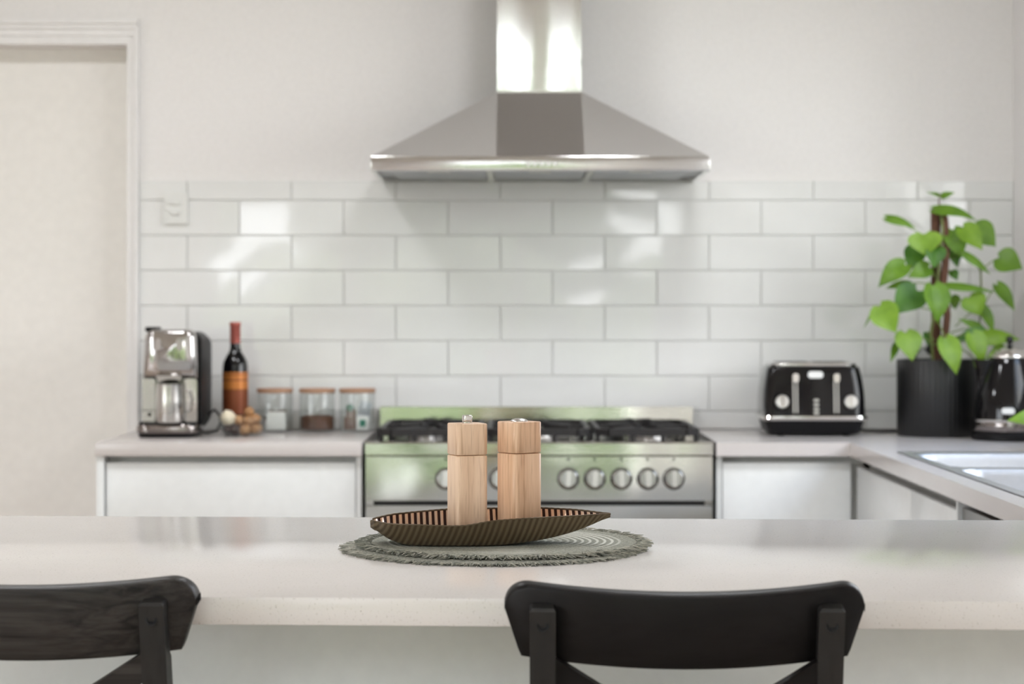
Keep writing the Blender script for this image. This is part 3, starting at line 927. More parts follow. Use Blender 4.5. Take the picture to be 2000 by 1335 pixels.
# ================================================================== STOOLS
LEAN = math.radians(12)
U = Vector((0, -math.sin(LEAN), math.cos(LEAN)))
NV = Vector((0, math.cos(LEAN), math.sin(LEAN)))
def bl(x, n, u):                    # backrest frame -> stool local; origin = top near edge of the rail's middle
    return Vector((x, 0, 0.92)) + NV * n + U * u
def make_stool(label):
    s = thing('bar_stool', label, 'stool', (0, 0, 0), 0, 'black wooden bar stools at the island')
    # curved top rail
    hwid, sag, th = 0.2035, 0.050, 0.024
    nx_ = 72
    rings = []
    for i in range(nx_ + 1):
        t_ = math.sin((-1 + 2 * i / nx_) * PI / 2)
        x = t_ * hwid
        # rounded upper corners and inward slanting ends
        e = hwid - abs(x)
        top = 0.0
        if e < 0.030:
            q = 1 - e / 0.030
            top = -0.030 * (1 - math.sqrt(max(0.0, 1 - q * q)))
        bot = -0.087
        if e < 0.018:
            bot = -0.087 + (0.018 - e) / 0.018 * 0.0545
        n0 = sag * t_ * t_
        r = 0.006
        ring = []
        prof = [(0.0, bot + r), (0.0, top - r), (r * .3, top - r * .3), (r, top), (th - r, top), (th - r * .3, top - r * .3), (th, top - r), (th, bot + r), (th - r * .3, bot + r * .3), (th - r, bot), (r, bot), (r * .3, bot + r * .3)]
        for (n_, u_) in prof:
            ring.append(bl(x, n0 + n_, u_))
        rings.append(ring)
    MB().loft(rings).build('top_rail', M['black_wood'], s, angle=40)
    px_, pw, pt = 0.1605, 0.0145, 0.022
    pn = sag * (px_ / hwid) ** 2
    for sx_ in (-1, 1):
        cx = sx_ * px_
        path = [bl(cx, pn - pt, -0.012), bl(cx, pn - pt, -0.30), None]
        m = MB()
        rings = []
        def rg(c0, c1, wd=pw):
            return [c0 + Vector((-wd, 0, 0)), c0 + Vector((wd, 0, 0)), c1 + Vector((wd, 0, 0)), c1 + Vector((-wd, 0, 0))]
        rings.append(rg(bl(cx, pn - pt + 0.003, -0.018), bl(cx, pn - 0.0005, -0.018), pw - .003))
        rings.append(rg(bl(cx, pn - pt, -0.021), bl(cx, pn - 0.0005, -0.021)))
        rings.append(rg(bl(cx, pn - pt, -0.084), bl(cx, pn - 0.0005, -0.084)))
        rings.append(rg(bl(cx, pn - pt, -0.09), bl(cx, pn + 0.004, -0.09)))
        rings.append(rg(bl(cx, pn - pt, -0.30), bl(cx, pn + 0.004, -0.30)))
        e0 = bl(cx, pn - pt, -0.30)
        rings.append(rg(Vector((cx, e0.y - 0.012, 0.55)), Vector((cx, e0.y + 0.024, 0.55))))
        rings.append(rg(Vector((cx * 1.1, e0.y - 0.09, 0.0)), Vector((cx * 1.1, e0.y - 0.055, 0.0))))
        m.loft(rings)
        post = m.build('back_leg', M['black_wood_v'], s, angle=30)
        sc = MB().lathe([(0.0068, -0.0002), (0.0068, 0.0009), (0.0045, 0.0006), (0.003, -0.001), (0, -0.001)], 16, axis='y')
        q = bl(cx, pn - pt - 0.0002, -0.037)
        sc.build('screw_head', M['black_plastic'], post, q, (-LEAN, 0, 0))
    # crossed braces
    for sx_ in (-1, 1):
        pA, pB = bl(-sx_ * 0.158, pn - 0.0105, -0.089), bl(sx_ * 0.148, pn - 0.0105, -0.292)
        off = NV * (0.004 * sx_)
        m = MB()
        d = (pB - pA).normalized(); sd = NV.cross(d).normalized()
        rings = [[p + off + sd * a + NV * b for (a, b) in ((-.0145, -.006), (.0145, -.006), (.0145, .006), (-.0145, .006))] for p in (pA, (pA + pB) / 2, pB)]
        m.loft(rings).build('cross_brace', M['black_wood'], s)
    # seat, front legs, aprons, foot rails
    sy0, sy1 = 0.045, 0.40
    pl_ = [(-0.175, sy0), (0.175, sy0), (0.195, sy1 - 0.03), (0.17, sy1), (-0.17, sy1), (-0.195, sy1 - 0.03)]
    MB().prism(pl_, 0.612, 0.636).build('seat', M['black_wood'], s)
    for sx_ in (-1, 1):
        MB().loft([[(sx_ * 0.165 + a, 0.35 + b, 0.611) for (a, b) in ((-.017, -.017), (.017, -.017), (.017, .017), (-.017, .017))],
                   [(sx_ * 0.178 + a, 0.375 + b, 0.0) for (a, b) in ((-.014, -.014), (.014, -.014), (.014, .014), (-.014, .014))]]).build('front_leg', M['black_wood_v'], s)
        MB().box(sx_ * 0.165 - 0.008, sx_ * 0.165 + 0.008, 0.085, 0.332, 0.555, 0.611).build('apron', M['black_wood'], s)
        MB().box(sx_ * 0.172 - 0.008, sx_ * 0.172 + 0.008, 0.02, 0.352, 0.22, 0.25).build('side_stretcher', M['black_wood'], s)
    MB().box(-0.15, 0.15, 0.342, 0.358, 0.555, 0.611).build('apron', M['black_wood'], s)
    MB().box(-0.16, 0.16, 0.358, 0.378, 0.17, 0.20).build('foot_rail', M['black_wood'], s)
    return s
st1 = make_stool('black wooden bar stool in the middle right, whole curved back in view')
st1.location = (0.1945, 2.245, 0); st1.rotation_euler.z = math.radians(-0.4)
st2 = copy_thing(st1, (-0.570, 2.303, 0), math.radians(-4.0), 'black wooden bar stool cut off by the left edge, grain showing on its back')
for ch in st2.children:                     # the grain shows, and its brighter light is painted into the tone
    if ch.name.startswith(('top_rail', 'cross_brace')):
        ch.data = ch.data.copy()
        ch.data.materials[0] = M['black_wood_lit_grain']


# ================================================================== PLACEMATS, TRAY, MILLS
def placemat(label, px, d, z, R_, mat, seed, th, nstr):
    rnd = random.Random(seed)
    c = at(px, 1000, d)
    t_ = thing('placemat', label, 'placemat', (c.x, c.y, z), rnd.uniform(0, 6), 'round woven placemats')
    prof = [(0, 0.0002)]
    prof += [(R_ - 0.003, 0.0002), (R_, th * 0.5)]
    up = []
    r = R_ - 0.002
    pitch = 0.0105 / 2
    k = 0
    while r > 0.004:
        up.append((r, th - 0.0010)); up.append((r - pitch / 2, th))
        r -= pitch
    prof += up + [(0, th)]
    wob = lambda a, z_: 1 + 0.006 * math.sin(3 * a + seed) + 0.004 * math.sin(7 * a + seed * 2)
    MB().lathe(prof, 160, rfun=wob).build('woven_disc', mat, t_, angle=80)
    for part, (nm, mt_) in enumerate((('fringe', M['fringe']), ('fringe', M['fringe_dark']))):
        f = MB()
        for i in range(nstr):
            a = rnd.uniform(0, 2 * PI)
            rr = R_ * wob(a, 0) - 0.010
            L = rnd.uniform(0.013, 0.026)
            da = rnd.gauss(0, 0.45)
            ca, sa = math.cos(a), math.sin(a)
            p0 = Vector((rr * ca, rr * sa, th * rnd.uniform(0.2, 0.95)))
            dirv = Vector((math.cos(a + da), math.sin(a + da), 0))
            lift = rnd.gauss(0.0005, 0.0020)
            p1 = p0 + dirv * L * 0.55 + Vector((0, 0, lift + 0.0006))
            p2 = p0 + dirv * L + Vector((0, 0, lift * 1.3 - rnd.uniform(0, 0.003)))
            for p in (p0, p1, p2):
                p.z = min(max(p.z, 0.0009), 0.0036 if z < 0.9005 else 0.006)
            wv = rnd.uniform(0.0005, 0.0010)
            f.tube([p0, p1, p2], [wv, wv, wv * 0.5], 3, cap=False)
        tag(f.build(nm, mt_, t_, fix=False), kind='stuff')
    return t_
placemat('sage woven round placemat lying underneath, directly on the stone top', 964, 2.887, 0.9001, 0.204, M['mat_low'], 3, 0.0040, 900)
placemat('sage woven round placemat with pale rings lying on top, under the tray', 984, 2.915, 0.9046, 0.198, M['mat_top'], 11, 0.0040, 800)

# leaf shaped tray
TRZ = 0.9090
tyc = 2.887
tr_ = thing('leaf_tray', 'bronze leaf-shaped tray with copper ribs holding the two mills', 'tray', ((960 - 1000) * tyc / F, tyc, TRZ))
WT = [(0, 0.014), (0.02, 0.027), (0.06, 0.043), (0.12, 0.057), (0.2, 0.068), (0.3, 0.074), (0.42, 0.074), (0.55, 0.066), (0.68, 0.053), (0.8, 0.036), (0.9, 0.019), (1.0, 0.0012)]
FT = [(0, 1015), (0.04, 1020), (0.08, 1023.5), (0.2, 1025), (0.33, 1027.5), (0.40, 1027), (0.5, 1017.5), (0.6, 1014), (0.7, 1011), (0.8, 1008.5), (0.9, 1006), (1.0, 1003)]
BT = [(0, 1014), (0.05, 1005), (0.15, 1000), (0.3, 994), (0.5, 992), (0.71, 991), (0.87, 995), (1.0, 1003)]
BOT = [(0, 0.026), (0.04, 0.014), (0.10, 0.0045), (0.16, 0.0008), (0.22, 0.0), (0.46, 0.0), (0.56, 0.0018), (0.66, 0.0052), (0.76, 0.0105), (0.86, 0.0190), (0.93, 0.028), (1.0, 0.038)]
def sm(tab, u):
    k = 0.035
    return (lerp_table(tab, max(0, u - k)) + 2 * lerp_table(tab, u) + lerp_table(tab, min(1, u + k))) / 4
X0t, X1t = (727 - 1000) * tyc / F - tr_.location.x, (1192 - 1000) * tyc / F - tr_.location.x
nu, nv = 320, 40
def tray_surface(side, off):
    vs, fs, rid = [], [], []
    for i in range(nu + 1):
        u = i / nu
        uu = u ** 1.15 if u < 0.12 else u
        wdt = sm(WT, u)
        for j in range(nv + 1):
            v = -1 + 2 * j / nv
            yy = v * wdt
            dr_ = tyc - wdt
            zf = CZ - (sm(FT, u) - YH) * dr_ / F - TRZ
            zb_ = CZ - (sm(BT, u) - YH) * (tyc + wdt) / F - TRZ
            rim = zf if v < 0 else zb_
            zbot = min(sm(BOT, u), rim)
            a = abs(v)
            if a <= 0.62:
                s_ = 0.0
            else:
                s_ = ((a - 0.62) / 0.38) ** 1.45
            zz = zbot + (rim - zbot) * s_
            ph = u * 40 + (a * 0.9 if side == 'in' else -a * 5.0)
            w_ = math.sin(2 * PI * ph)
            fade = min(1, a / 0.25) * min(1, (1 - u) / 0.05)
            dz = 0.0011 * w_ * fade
            x = X0t + (X1t - X0t) * u
            yo = yy
            if side == 'out':
                yo = yy * (1 + 0.0022 / max(wdt, 0.006))
                zz = zz - off * (1 - s_ ** 2)
                x += (0.0 if u > 0.02 else -0.0015)
                yo += 0.55 * dz * (1 if v > 0 else -1) * (s_ > 0) * (1 - 0.7 * s_ ** 3)
                zz = max(zz, 0.0003) + (abs(dz) * 0.2 if s_ == 0 else 0)
            else:
                zz += (0.0028 + max(0.0, 0.0062 - zbot)) * (1 - s_) + dz * 0.8 * (1 - 0.8 * s_ ** 3)
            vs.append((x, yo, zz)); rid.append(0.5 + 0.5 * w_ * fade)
    for i in range(nu):
        for j in range(nv):
            a = i * (nv + 1) + j
            q = (a, a + nv + 1, a + nv + 2, a + 1)
            fs.append(q if side == 'in' else q[::-1])
    return vs, fs, rid
for side, nm, mt_ in (('out', 'tray_shell', M['tray_out']), ('in', 'tray_lining', M['tray_in'])):
    vs, fs, rid = tray_surface(side, 0.001)
    m = MB().add(vs, fs)
    o = m.build(nm, mt_, tr_, angle=60, fix=False)
    at_ = o.data.attributes.new('ridge', 'FLOAT', 'POINT')
    at_.data.foreach_set('value', rid)
# rolled rim
vs, fs, rid = tray_surface('in', 0)
m = MB()
e1 = [Vector(vs[i * (nv + 1)]) for i in range(0, nu + 1, 2)]
e2 = [Vector(vs[i * (nv + 1) + nv]) for i in range(0, nu + 1, 2)]
loop = e1[::-1] + [Vector(vs[j]) for j in range(2, nv - 1, 2)] + e2
m.tube(loop, 0.0014, 6, cap=True)
m.build('rim', M['tray_out'], tr_, angle=80)

def mill(label, px, d, rotdeg, side, zbase, ztop_px, split_px, kind, mat, group):
    c = at(px, 1000, d)
    o = thing('pepper_mill' if kind == 'knob' else 'salt_mill', label, 'mill', (c.x, c.y, zbase), math.radians(rotdeg), group)
    ztop = CZ - (ztop_px - YH) * (d - 0.03) / F - zbase
    zs = CZ - (split_px - YH) * (d - 0.03) / F - zbase
    def blk(z0, z1, r=0.008, b=0.0012):
        rings = []
        for (ins, z) in ((b, z0), (0, z0 + b), (0, z1 - b), (b, z1)):
            rings.append([(x, y, z) for (x, y) in rrect(side - 2 * ins, side - 2 * ins, r - ins * .5, 6)])
        return MB().loft(rings)
    blk(0, zs - 0.0004).build('body', mat, o, angle=50)
    blk(zs + 0.0004, ztop).build('head', mat, o, angle=50)
    MB().lathe([(0.012, zs - 0.002), (0.012, zs + 0.002)], 16).build('spindle', M['satin'], o)
    if kind == 'knob':
        k = MB().box(-0.0062, 0.0062, -0.0062, 0.0062, ztop + 0.0015, ztop + 0.0115, 0.0022, 3)
        k.lathe([(0.0075, ztop), (0.0075, ztop + 0.0018), (0, ztop + 0.0018)], 16)
        k.build('metal_knob', M['chrome'], o)
    else:
        MB().lathe([(0.0125, ztop), (0.0125, ztop + 0.001), (0.010, ztop + 0.003), (0.0055, ztop + 0.0043), (0, ztop + 0.0046)], 24).build('metal_disc', M['satin'], o)
    return o
MG = 'square wooden salt and pepper mills'
mill('square pale wooden mill with a silver knob on top, in the tray', 912.5, 2.885, 20.5, 0.0475, TRZ + 0.0102, 828, 890, 'knob', M['oak'], MG)
mill('square wooden mill with a flat metal disc on top, turned more cornerwise', 1014, 2.889, 36, 0.0486, TRZ + 0.0130, 824.5, 886, 'disc', M['oak_warm'], MG)

# ================================================================== COFFEE MACHINE AND JUG
cmx, cmy = -0.931, 5.60
cm = thing('coffee_machine', 'chrome espresso machine with a black back on the left bench', 'coffee machine', (cmx, cmy, 0.9))
def X(px, d):
    return (px - 1000) * d / F - cmx
def Z(py, d):
    return CZ - (py - YH) * d / F - 0.9
# black rear body
m = MB()
rb = [(x, z) for (x, z) in rrect(0.150, 0.272, 0.03, 6, 0.008, 0.150)]
m.loft([[(x, -0.03, z) for (x, z) in rb], [(x, 0.10, z) for (x, z) in rb], [(x * 0.93 + .001, 0.185, 0.15 + (z - 0.15) * 0.93) for (x, z) in rb]])
m.build('rear_body', M['black_plastic'], cm, angle=40)
# chrome head: rounded top, overhangs the jug
def xz_shell(poly, y0, y1, bev):
    cxx = sum(p[0] for p in poly) / len(poly); czz = sum(p[1] for p in poly) / len(poly)
    def sc(k, y):
        return [(cxx + (p[0] - cxx) * k, y, czz + (p[1] - czz) * k) for p in poly]
    k0 = 1 - bev / 0.06
    return MB().loft([sc(k0 - .02, y0), sc(1 - (1 - k0) * .45, y0 + bev * .3), sc(1, y0 + bev), sc(1, y1)])
hx0, hx1 = X(280, 5.54), X(384, 5.54)
zt_ = Z(643, 5.54)
head = [(hx0 - .002, 0.160), (hx1, 0.160), (hx1, 0.20)]
for i in range(7):
    a = PI / 2 * i / 6
    head.append((hx1 - 0.026 + 0.024 * math.cos(a), zt_ - 0.026 + 0.026 * math.sin(a)))
for i in range(7):
    a = PI / 2 + PI / 2 * i / 6
    head.append((hx0 + 0.028 + 0.024 * math.cos(a), zt_ - 0.028 + 0.028 * math.sin(a)))
xz_shell(head, -0.075, -0.028, 0.016).build('head', M['machine_chrome'], cm, angle=60)
# right chrome tower, left grey column
tw = [(X(361, 5.55), 0.040), (hx1 + 0.003, 0.040), (hx1, 0.159), (X(361, 5.55), 0.159)]
MB().prism(rrect(hx1 - X(364, 5.55) + .004, 0.120, 0.009, 4, (hx1 + X(364, 5.55)) / 2, 0.0995), -0.066, -0.031, 'y').build('tower', M['chrome'], cm, angle=60)
MB().prism(rrect(X(304, 5.55) - X(280, 5.55), 0.119, 0.005, 4, (X(280, 5.55) + X(304, 5.55)) / 2, 0.0995), -0.064, -0.031, 'y').build('column', M['steel_jug'], cm)
MB().box(X(280, 5.55), X(304, 5.55), -0.068, -0.0645, 0.072, 0.0735).build('column_trim', M['black_plastic'], cm)
MB().box(X(291, 5.55), X(297, 5.55), -0.068, -0.0642, 0.057, 0.066).build('indicator', M['black_plastic'], cm)
MB().box(X(305, 5.55), X(361, 5.55), -0.034, -0.0305, 0.050, 0.159).build('back_plate', M['steel_jug'], cm)
# spout block under the head
sp_ = [[(X(306, 5.53), -0.092, 0.168), (X(357, 5.53), -0.092, 0.168), (X(357, 5.53), -0.045, 0.168), (X(306, 5.53), -0.045, 0.168)],
       [(X(313, 5.53), -0.088, 0.1475), (X(350, 5.53), -0.088, 0.1475), (X(350, 5.53), -0.05, 0.1475), (X(313, 5.53), -0.05, 0.1475)]]
MB().loft(sp_).build('spout', M['chrome'], cm)
for q in (-.018, .018):
    MB().prism(rrect(0.017, 0.032, 0.007, 5, (hx0 + hx1) / 2 + q * 1.6, 0.252), -0.081, -0.0745, 'y').build('control_dial', M['machine_chrome'], cm)
MB().lathe([(0.006, 0), (0.007, 0.004), (0.005, 0.022), (0, 0.026)], 14).build('lever', M['black_plastic'], cm, (X(300, 5.6), -0.03, zt_ - 0.018), (0, -0.5, 0))
MB().box(X(289, 5.6), X(313, 5.6), -0.05, 0.02, zt_ - 0.006, zt_ + 0.007, 0.004).build('lever_mount', M['black_plastic'], cm)
# drip tray
dp = rrect(X(386, 5.52) - X(265, 5.52), 0.145, 0.035, 8, (X(386, 5.52) + X(265, 5.52)) / 2, -0.026)
def dr_ring(k, z, ox=0):
    return [((x - .003) * k + .003, -0.026 + (y + 0.026) * k, z) for (x, y) in dp]
MB().loft([dr_ring(0.93, 0.0), dr_ring(0.97, 0.012)]).build('foot', M['black_plastic'], cm, angle=50)
MB().loft([dr_ring(0.975, 0.0122), dr_ring(1.0, 0.018), dr_ring(1.0, 0.030), dr_ring(0.97, 0.034)]).build('drip_tray', M['dark_chrome'], cm, angle=50)
MB().loft([dr_ring(0.93, 0.0342), dr_ring(0.92, 0.0415)]).build('drip_grid', M['black_plastic'], cm)
MB().tube([(0.078, 0.10, 0.05), (0.10, 0.09, 0.068), (0.125, 0.07, 0.045), (0.115, 0.04, 0.012), (0.085, 0.06, 0.0045), (0.05, 0.16, 0.0045), (0.06, 0.21, 0.06), (0.06, 0.225, 0.18)], 0.0035, 8).build('cord', M['cord'], cm)
jx, jy = (333.5 - 1000) * 5.53 / F, cmy - 0.072
jg = thing('milk_jug', 'small stainless steel milk jug standing under the coffee spout', 'jug', (jx, jy - 0.012, 0.9417))
MB().lathe([(0, 0), (0.0375, 0.0), (0.039, 0.003), (0.0375, 0.06), (0.036, 0.098), (0.0365, 0.1035), (0.0345, 0.1035), (0.036, 0.06), (0.036, 0.004), (0, 0.003)], 36).build('jug_body', M['steel_jug'], jg, angle=50)
MB().tube([(0.037, 0.0, 0.085), (0.052, 0.004, 0.085), (0.056, 0.005, 0.06), (0.050, 0.004, 0.03), (0.038, 0, 0.026)], 0.0035, 8).build('handle', M['steel_jug'], jg)

# ================================================================== WINE BOTTLE
bx_ = (459.5 - 1000) * 5.76 / F
wb_ = thing('wine_bottle', 'red wine bottle with copper capsule and orange label beside the coffee machine', 'bottle', (bx_, 5.76, 0.9))
MB().lathe([(0, 0.006), (0.030, 0.0), (0.0355, 0.004), (0.0360, 0.01), (0.0360, 0.185), (0.0335, 0.200), (0.026, 0.215), (0.0175, 0.228), (0.0145, 0.242), (0.0140, 0.262), (0, 0.262)], 36).build('glass_body', M['wine_glass'], wb_, angle=50)
MB().lathe([(0.0148, 0.252), (0.0150, 0.300), (0.0162, 0.302), (0.0162, 0.310), (0.0150, 0.312), (0, 0.312)], 28).build('capsule', M['capsule'], wb_)
lb = MB()
lp = [(0.03625, 0.052), (0.0364, 0.053), (0.0364, 0.170), (0.03625, 0.171)]
lb.lathe(lp, 48).build('label', M['wine_label'], wb_)

# ================================================================== JARS
def jar(label, px, d):
    c = at(px, 840, d)
    o = thing('storage_jar', label, 'jar', (c.x, d, 0.9), 0, 'glass storage jars with wooden lids')
    MB().lathe([(0, 0.0004), (0.047, 0.0004), (0.0505, 0.004), (0.051, 0.010), (0.051, 0.104), (0.0495, 0.110), (0.0485, 0.110), (0.0492, 0.10), (0.0492, 0.010), (0.046, 0.006), (0, 0.006)], 40).build('glass_body', M['jar_glass'], o, angle=50)
    MB().lathe([(0, 0.1105), (0.049, 0.1105), (0.0515, 0.1125), (0.0520, 0.121), (0.050, 0.1235), (0, 0.1235)], 40).build('lid', M['lid_wood'], o)
    return o
JD = 5.80
j1 = jar('glass jar with wooden lid holding a white sachet, nearest the wine bottle', 537, JD)
j2 = jar('glass jar with wooden lid half full of brown coffee, middle one', 619.5, JD)
j3 = jar('glass jar with wooden lid holding tea bags, nearest the stove', 698, JD)
def in_jar(j, dx, dy, dz=0.0068):
    return (j.location.x + dx, j.location.y + dy, j.location.z + dz)
m = MB().loft([[(-0.028, -0.010, 0), (0.026, -0.010, 0), (0.026, 0.010, 0), (-0.028, 0.010, 0)], [(-0.028, -0.012, 0.03), (0.026, -0.012, 0.03), (0.026, 0.012, 0.03), (-0.028, 0.012, 0.03)], [(-0.023, -0.001, 0.051), (0.023, -0.001, 0.051), (0.023, 0.001, 0.051), (-0.023, 0.001, 0.051)]])
s1 = thing('sachet', 'white paper sachet with a brown edge inside the jar nearest the bottle', 'sachet', in_jar(j1, 0.006, -0.01))
m.build('packet', M['paper'], s1)
MB().box(-0.026, 0.0265, -0.0018, 0.0018, 0.0505, 0.0545).build('sealed_edge', M['brown_sachet'], s1)
cof = tag(MB().lathe([(0, 0), (0.045, 0), (0.048, 0.004), (0.048, 0.036), (0.036, 0.040), (0.02, 0.039), (0, 0.041)], 32).build('ground_coffee', M['coffee'], loc=in_jar(j2, 0, 0), angle=60), 'brown ground coffee filling the lower half of the middle jar', 'coffee', kind='stuff')
def teabag(label, j, dx, dy, dz, ry, rz, mat, print_mat, w_=0.034, h_=0.038):
    o = thing('tea_bag', label, 'tea bag', in_jar(j, dx, dy, dz), rz)
    o.rotation_euler = (0, ry, rz)
    MB().loft([[(-w_ / 2, -0.002, 0), (w_ / 2, -0.002, 0), (w_ / 2, 0.002, 0), (-w_ / 2, 0.002, 0)], [(-w_ / 2, -0.005, h_ * .5), (w_ / 2, -0.005, h_ * .5), (w_ / 2, 0.005, h_ * .5), (-w_ / 2, 0.005, h_ * .5)], [(-w_ / 2, -0.0015, h_), (w_ / 2, -0.0015, h_), (w_ / 2, 0.0015, h_), (-w_ / 2, 0.0015, h_)]]).build('packet', mat, o)
    if print_mat:
        MB().box(-0.0085, 0.0085, -0.0062, -0.0050, h_ * .5 - 0.010, h_ * .5 + 0.009).build('printed_square', print_mat, o)
        MB().box(-0.003, 0.0045, -0.0066, -0.0060, h_ * .5 - 0.004, h_ * .5 + 0.004).build('printed_mark', M['green_tag'], o)
    return o
TG = 'tea bags in the jar nearest the stove'
teabag('white tea bag with a teal square at the front of its jar', j3, 0.017, -0.026, 0.0072, 0, 0.05, M['paper'], M['teal'])
teabag('plain brown tea bag low at the left of its jar', j3, -0.019, -0.022, 0.0072, 0, -0.15, M['brown_sachet'], None, 0.034, 0.036)
teabag('silver-grey foil tea bag high at the right of its jar', j3, 0.016, 0.004, 0.050, 0.3, 0.0, M['silver_foil'], None, 0.034, 0.036)
teabag('dark grey tea bag standing behind the teal-printed one', j3, 0.014, -0.006, 0.0072, 0.1, 0.1, M['silver_foil'], None, 0.036, 0.042)
tgd = teabag('tea bag with a green diamond-shaped tip at left of its jar', j3, -0.018, 0.000, 0.0072, 0, 0, M['brown_sachet'], None, 0.026, 0.056)
MB().prism([(0, -0.013), (0.0125, 0), (0, 0.013), (-0.0125, 0)], -0.004, 0.0, 'y').build('green_tip', M['green_tag'], tgd, (-0.002, -0.006, 0.062))

# nut bowl
nbx = (474 - 1000) * 5.60 / F
nb = tag(MB().lathe([(0, 0.0003), (0.040, 0.0003), (0.046, 0.003), (0.060, 0.024), (0.068, 0.052), (0.0665, 0.0525), (0.0575, 0.024), (0.044, 0.006), (0, 0.005)], 40).build('glass_bowl', M['jar_glass'], loc=(nbx, 5.60, 0.9), angle=50), 'small clear glass bowl of nuts in front of the wine bottle', 'bowl')
def nut_mesh(seed):
    m = MB(); bm = bmesh.new()
    bmesh.ops.create_icosphere(bm, subdivisions=3, radius=0.0135)
    for v in bm.verts:
        k = 1 + 0.10 * noise.noise(v.co * 180 + Vector((seed * 9, 0, 0))) + (0.06 if abs(v.co.y) < 0.0012 else 0)
        v.co = Vector((v.co.x * k, v.co.y * k, v.co.z * k * 1.18))
    return m.frombm(bm).mesh('walnut', M['walnut'], 80)
nms = [nut_mesh(k) for k in range(3)]
spots = [(.010, -.034, .019), (.030, -.012, .020), (.014, -.004, .018), (.010, .028, .019), (.038, .016, .021),
         (.020, -.022, .043), (.036, .000, .046), (.014, .010, .043), (-.006, -.018, .042), (.030, .022, .046), (.018, .000, .066), (-.004, .010, .040)]
for k, (dx, dy, dz) in enumerate(spots):
    o = inst('walnut', nms[k % 3], None, (nbx + dx, 5.60 + dy, 0.9 + dz), (random.uniform(0, 3), random.uniform(0, 3), random.uniform(0, 3)))
    tag(o, 'tan walnut heaped with its like in the right half of the glass bowl', 'nut', 'walnuts in the glass bowl')
for k, (dx, dy, dz) in enumerate(((-.036, -.014, .0195), (-.016, -.034, .0185), (-.030, .018, .0195))):
    o = inst('chestnut', MB().lathe([(0, -.0125), (.009, -.011), (.0155, -.002), (.0145, .006), (.008, .012), (.002, .0150), (0, .0155)], 18).mesh('chestnut', M['chestnut'], 80), None, (nbx + dx, 5.60 + dy, 0.9 + dz), (0.3 * k, 0.2, 0))
    tag(o, 'dark brown nut under the garlic in the left half of the glass bowl', 'nut', 'dark nuts in the glass bowl')
gl = thing('garlic_bulb', 'cream garlic bulb lying on top of the dark nuts in the glass bowl', 'garlic', (nbx - 0.033, 5.588, 0.9345), 0)
gl.rotation_euler = (0.5, -0.25, 0)
MB().lathe([(0, 0.002), (0.010, 0.0), (0.0195, 0.008), (0.0215, 0.019), (0.0175, 0.030), (0.009, 0.037), (0.004, 0.042), (0, 0.043)], 32, rfun=lambda a, z: 1 + 0.04 * math.cos(8 * a)).build('bulb', M['garlic'], gl, angle=80)

# ================================================================== TOASTER
tx, ty = (1581.5 - 1000) * 5.70 / F, 5.69
to = thing('toaster', 'glossy black four-slice toaster with chrome trim on the right bench', 'toaster', (tx, ty, 0.9), math.radians(-2))
def tz(py): return CZ - (py - YH) * 5.62 / F - 0.9
def tring(w_, d_, z, r, cy=0.0):
    return [(x, y, z) for (x, y) in rrect(w_, d_, r, 6, 0, cy)]
PXM = 5.62 / F
wB, wT = 197 * PXM, 178 * PXM
def tw_(z):                                   # bulging side profile
    t_ = (z - 0.058) / (0.192 - 0.058)
    return wB + (wT - wB) * t_ + 0.010 * math.sin(PI * t_)
def td_(z):
    t_ = (z - 0.058) / (0.192 - 0.058)
    return 0.245 + (0.205 - 0.245) * t_
zs_ = [0.056, 0.075, 0.10, 0.125, 0.15, 0.17, 0.184]
MB().loft([tring(tw_(z), td_(z), z, 0.03) for z in zs_] + [tring(tw_(.184) - .006, td_(.184) - .006, 0.1895, 0.03), tring(tw_(.184) - .02, td_(.184) - .02, 0.192, 0.03)]).build('body', M['black_gloss'], to, angle=60)
MB().loft([tring(wT - .014, 0.185, 0.1922, 0.03), tring(wT - .012, 0.187, 0.197, 0.03), tring(wT - .02, 0.18, 0.2005, 0.03)]).build('top_plate', M['chrome'], to, angle=60)
for x in (-0.052, 0.052):
    for y in (-0.042, 0.042):
        MB().box(x - .045, x + .045, y - .014, y + .014, 0.2006, 0.2016).build('bread_slot', M['black_matte'], to)
MB().loft([tring(wB + .004, 0.250, 0.042, 0.03), tring(wB + .016, 0.262, 0.049, 0.032), tring(wB + .012, 0.258, 0.0555, 0.032), tring(wB - .004, 0.24, 0.0558, 0.03)]).build('chrome_skirt', M['chrome'], to, angle=60)
MB().loft([tring(wB - .034, 0.225, 0.006, 0.03), tring(wB - .024, 0.232, 0.010, 0.03), tring(wB - .004, 0.246, 0.0418, 0.03)]).build('base', M['black_plastic'], to, angle=60)
for x in (-0.09, 0.09):
    for y in (-0.07, 0.07):
        MB().lathe([(0.010, 0.0), (0.010, 0.0062)], 12, (x, y, 0)).build('foot', M['black_plastic'], to)
def on_front(z, out=0.0):                      # y of the toaster's front at height z
    return -td_(z) / 2 - out
SL = math.atan2(0.02, 0.134)
for x in (-0.0535, 0.0580):
    m = MB()
    za, zb2 = 0.064, 0.152
    for dx in (-.0048, .0048):
        m.loft([[(x + dx - .0017, on_front(z) + .004, z), (x + dx + .0017, on_front(z) + .004, z), (x + dx + .0017, on_front(z, .0024), z), (x + dx - .0017, on_front(z, .0024), z)] for z in (za, zb2)])
    m.build('lever_track', M['satin'], to)
    MB().prism(rrect(0.017, 0.024, 0.007, 5, x, 0.160), on_front(0.160, .022), on_front(0.160, -.006), 'y').build('lever', M['chrome'], to, angle=50)
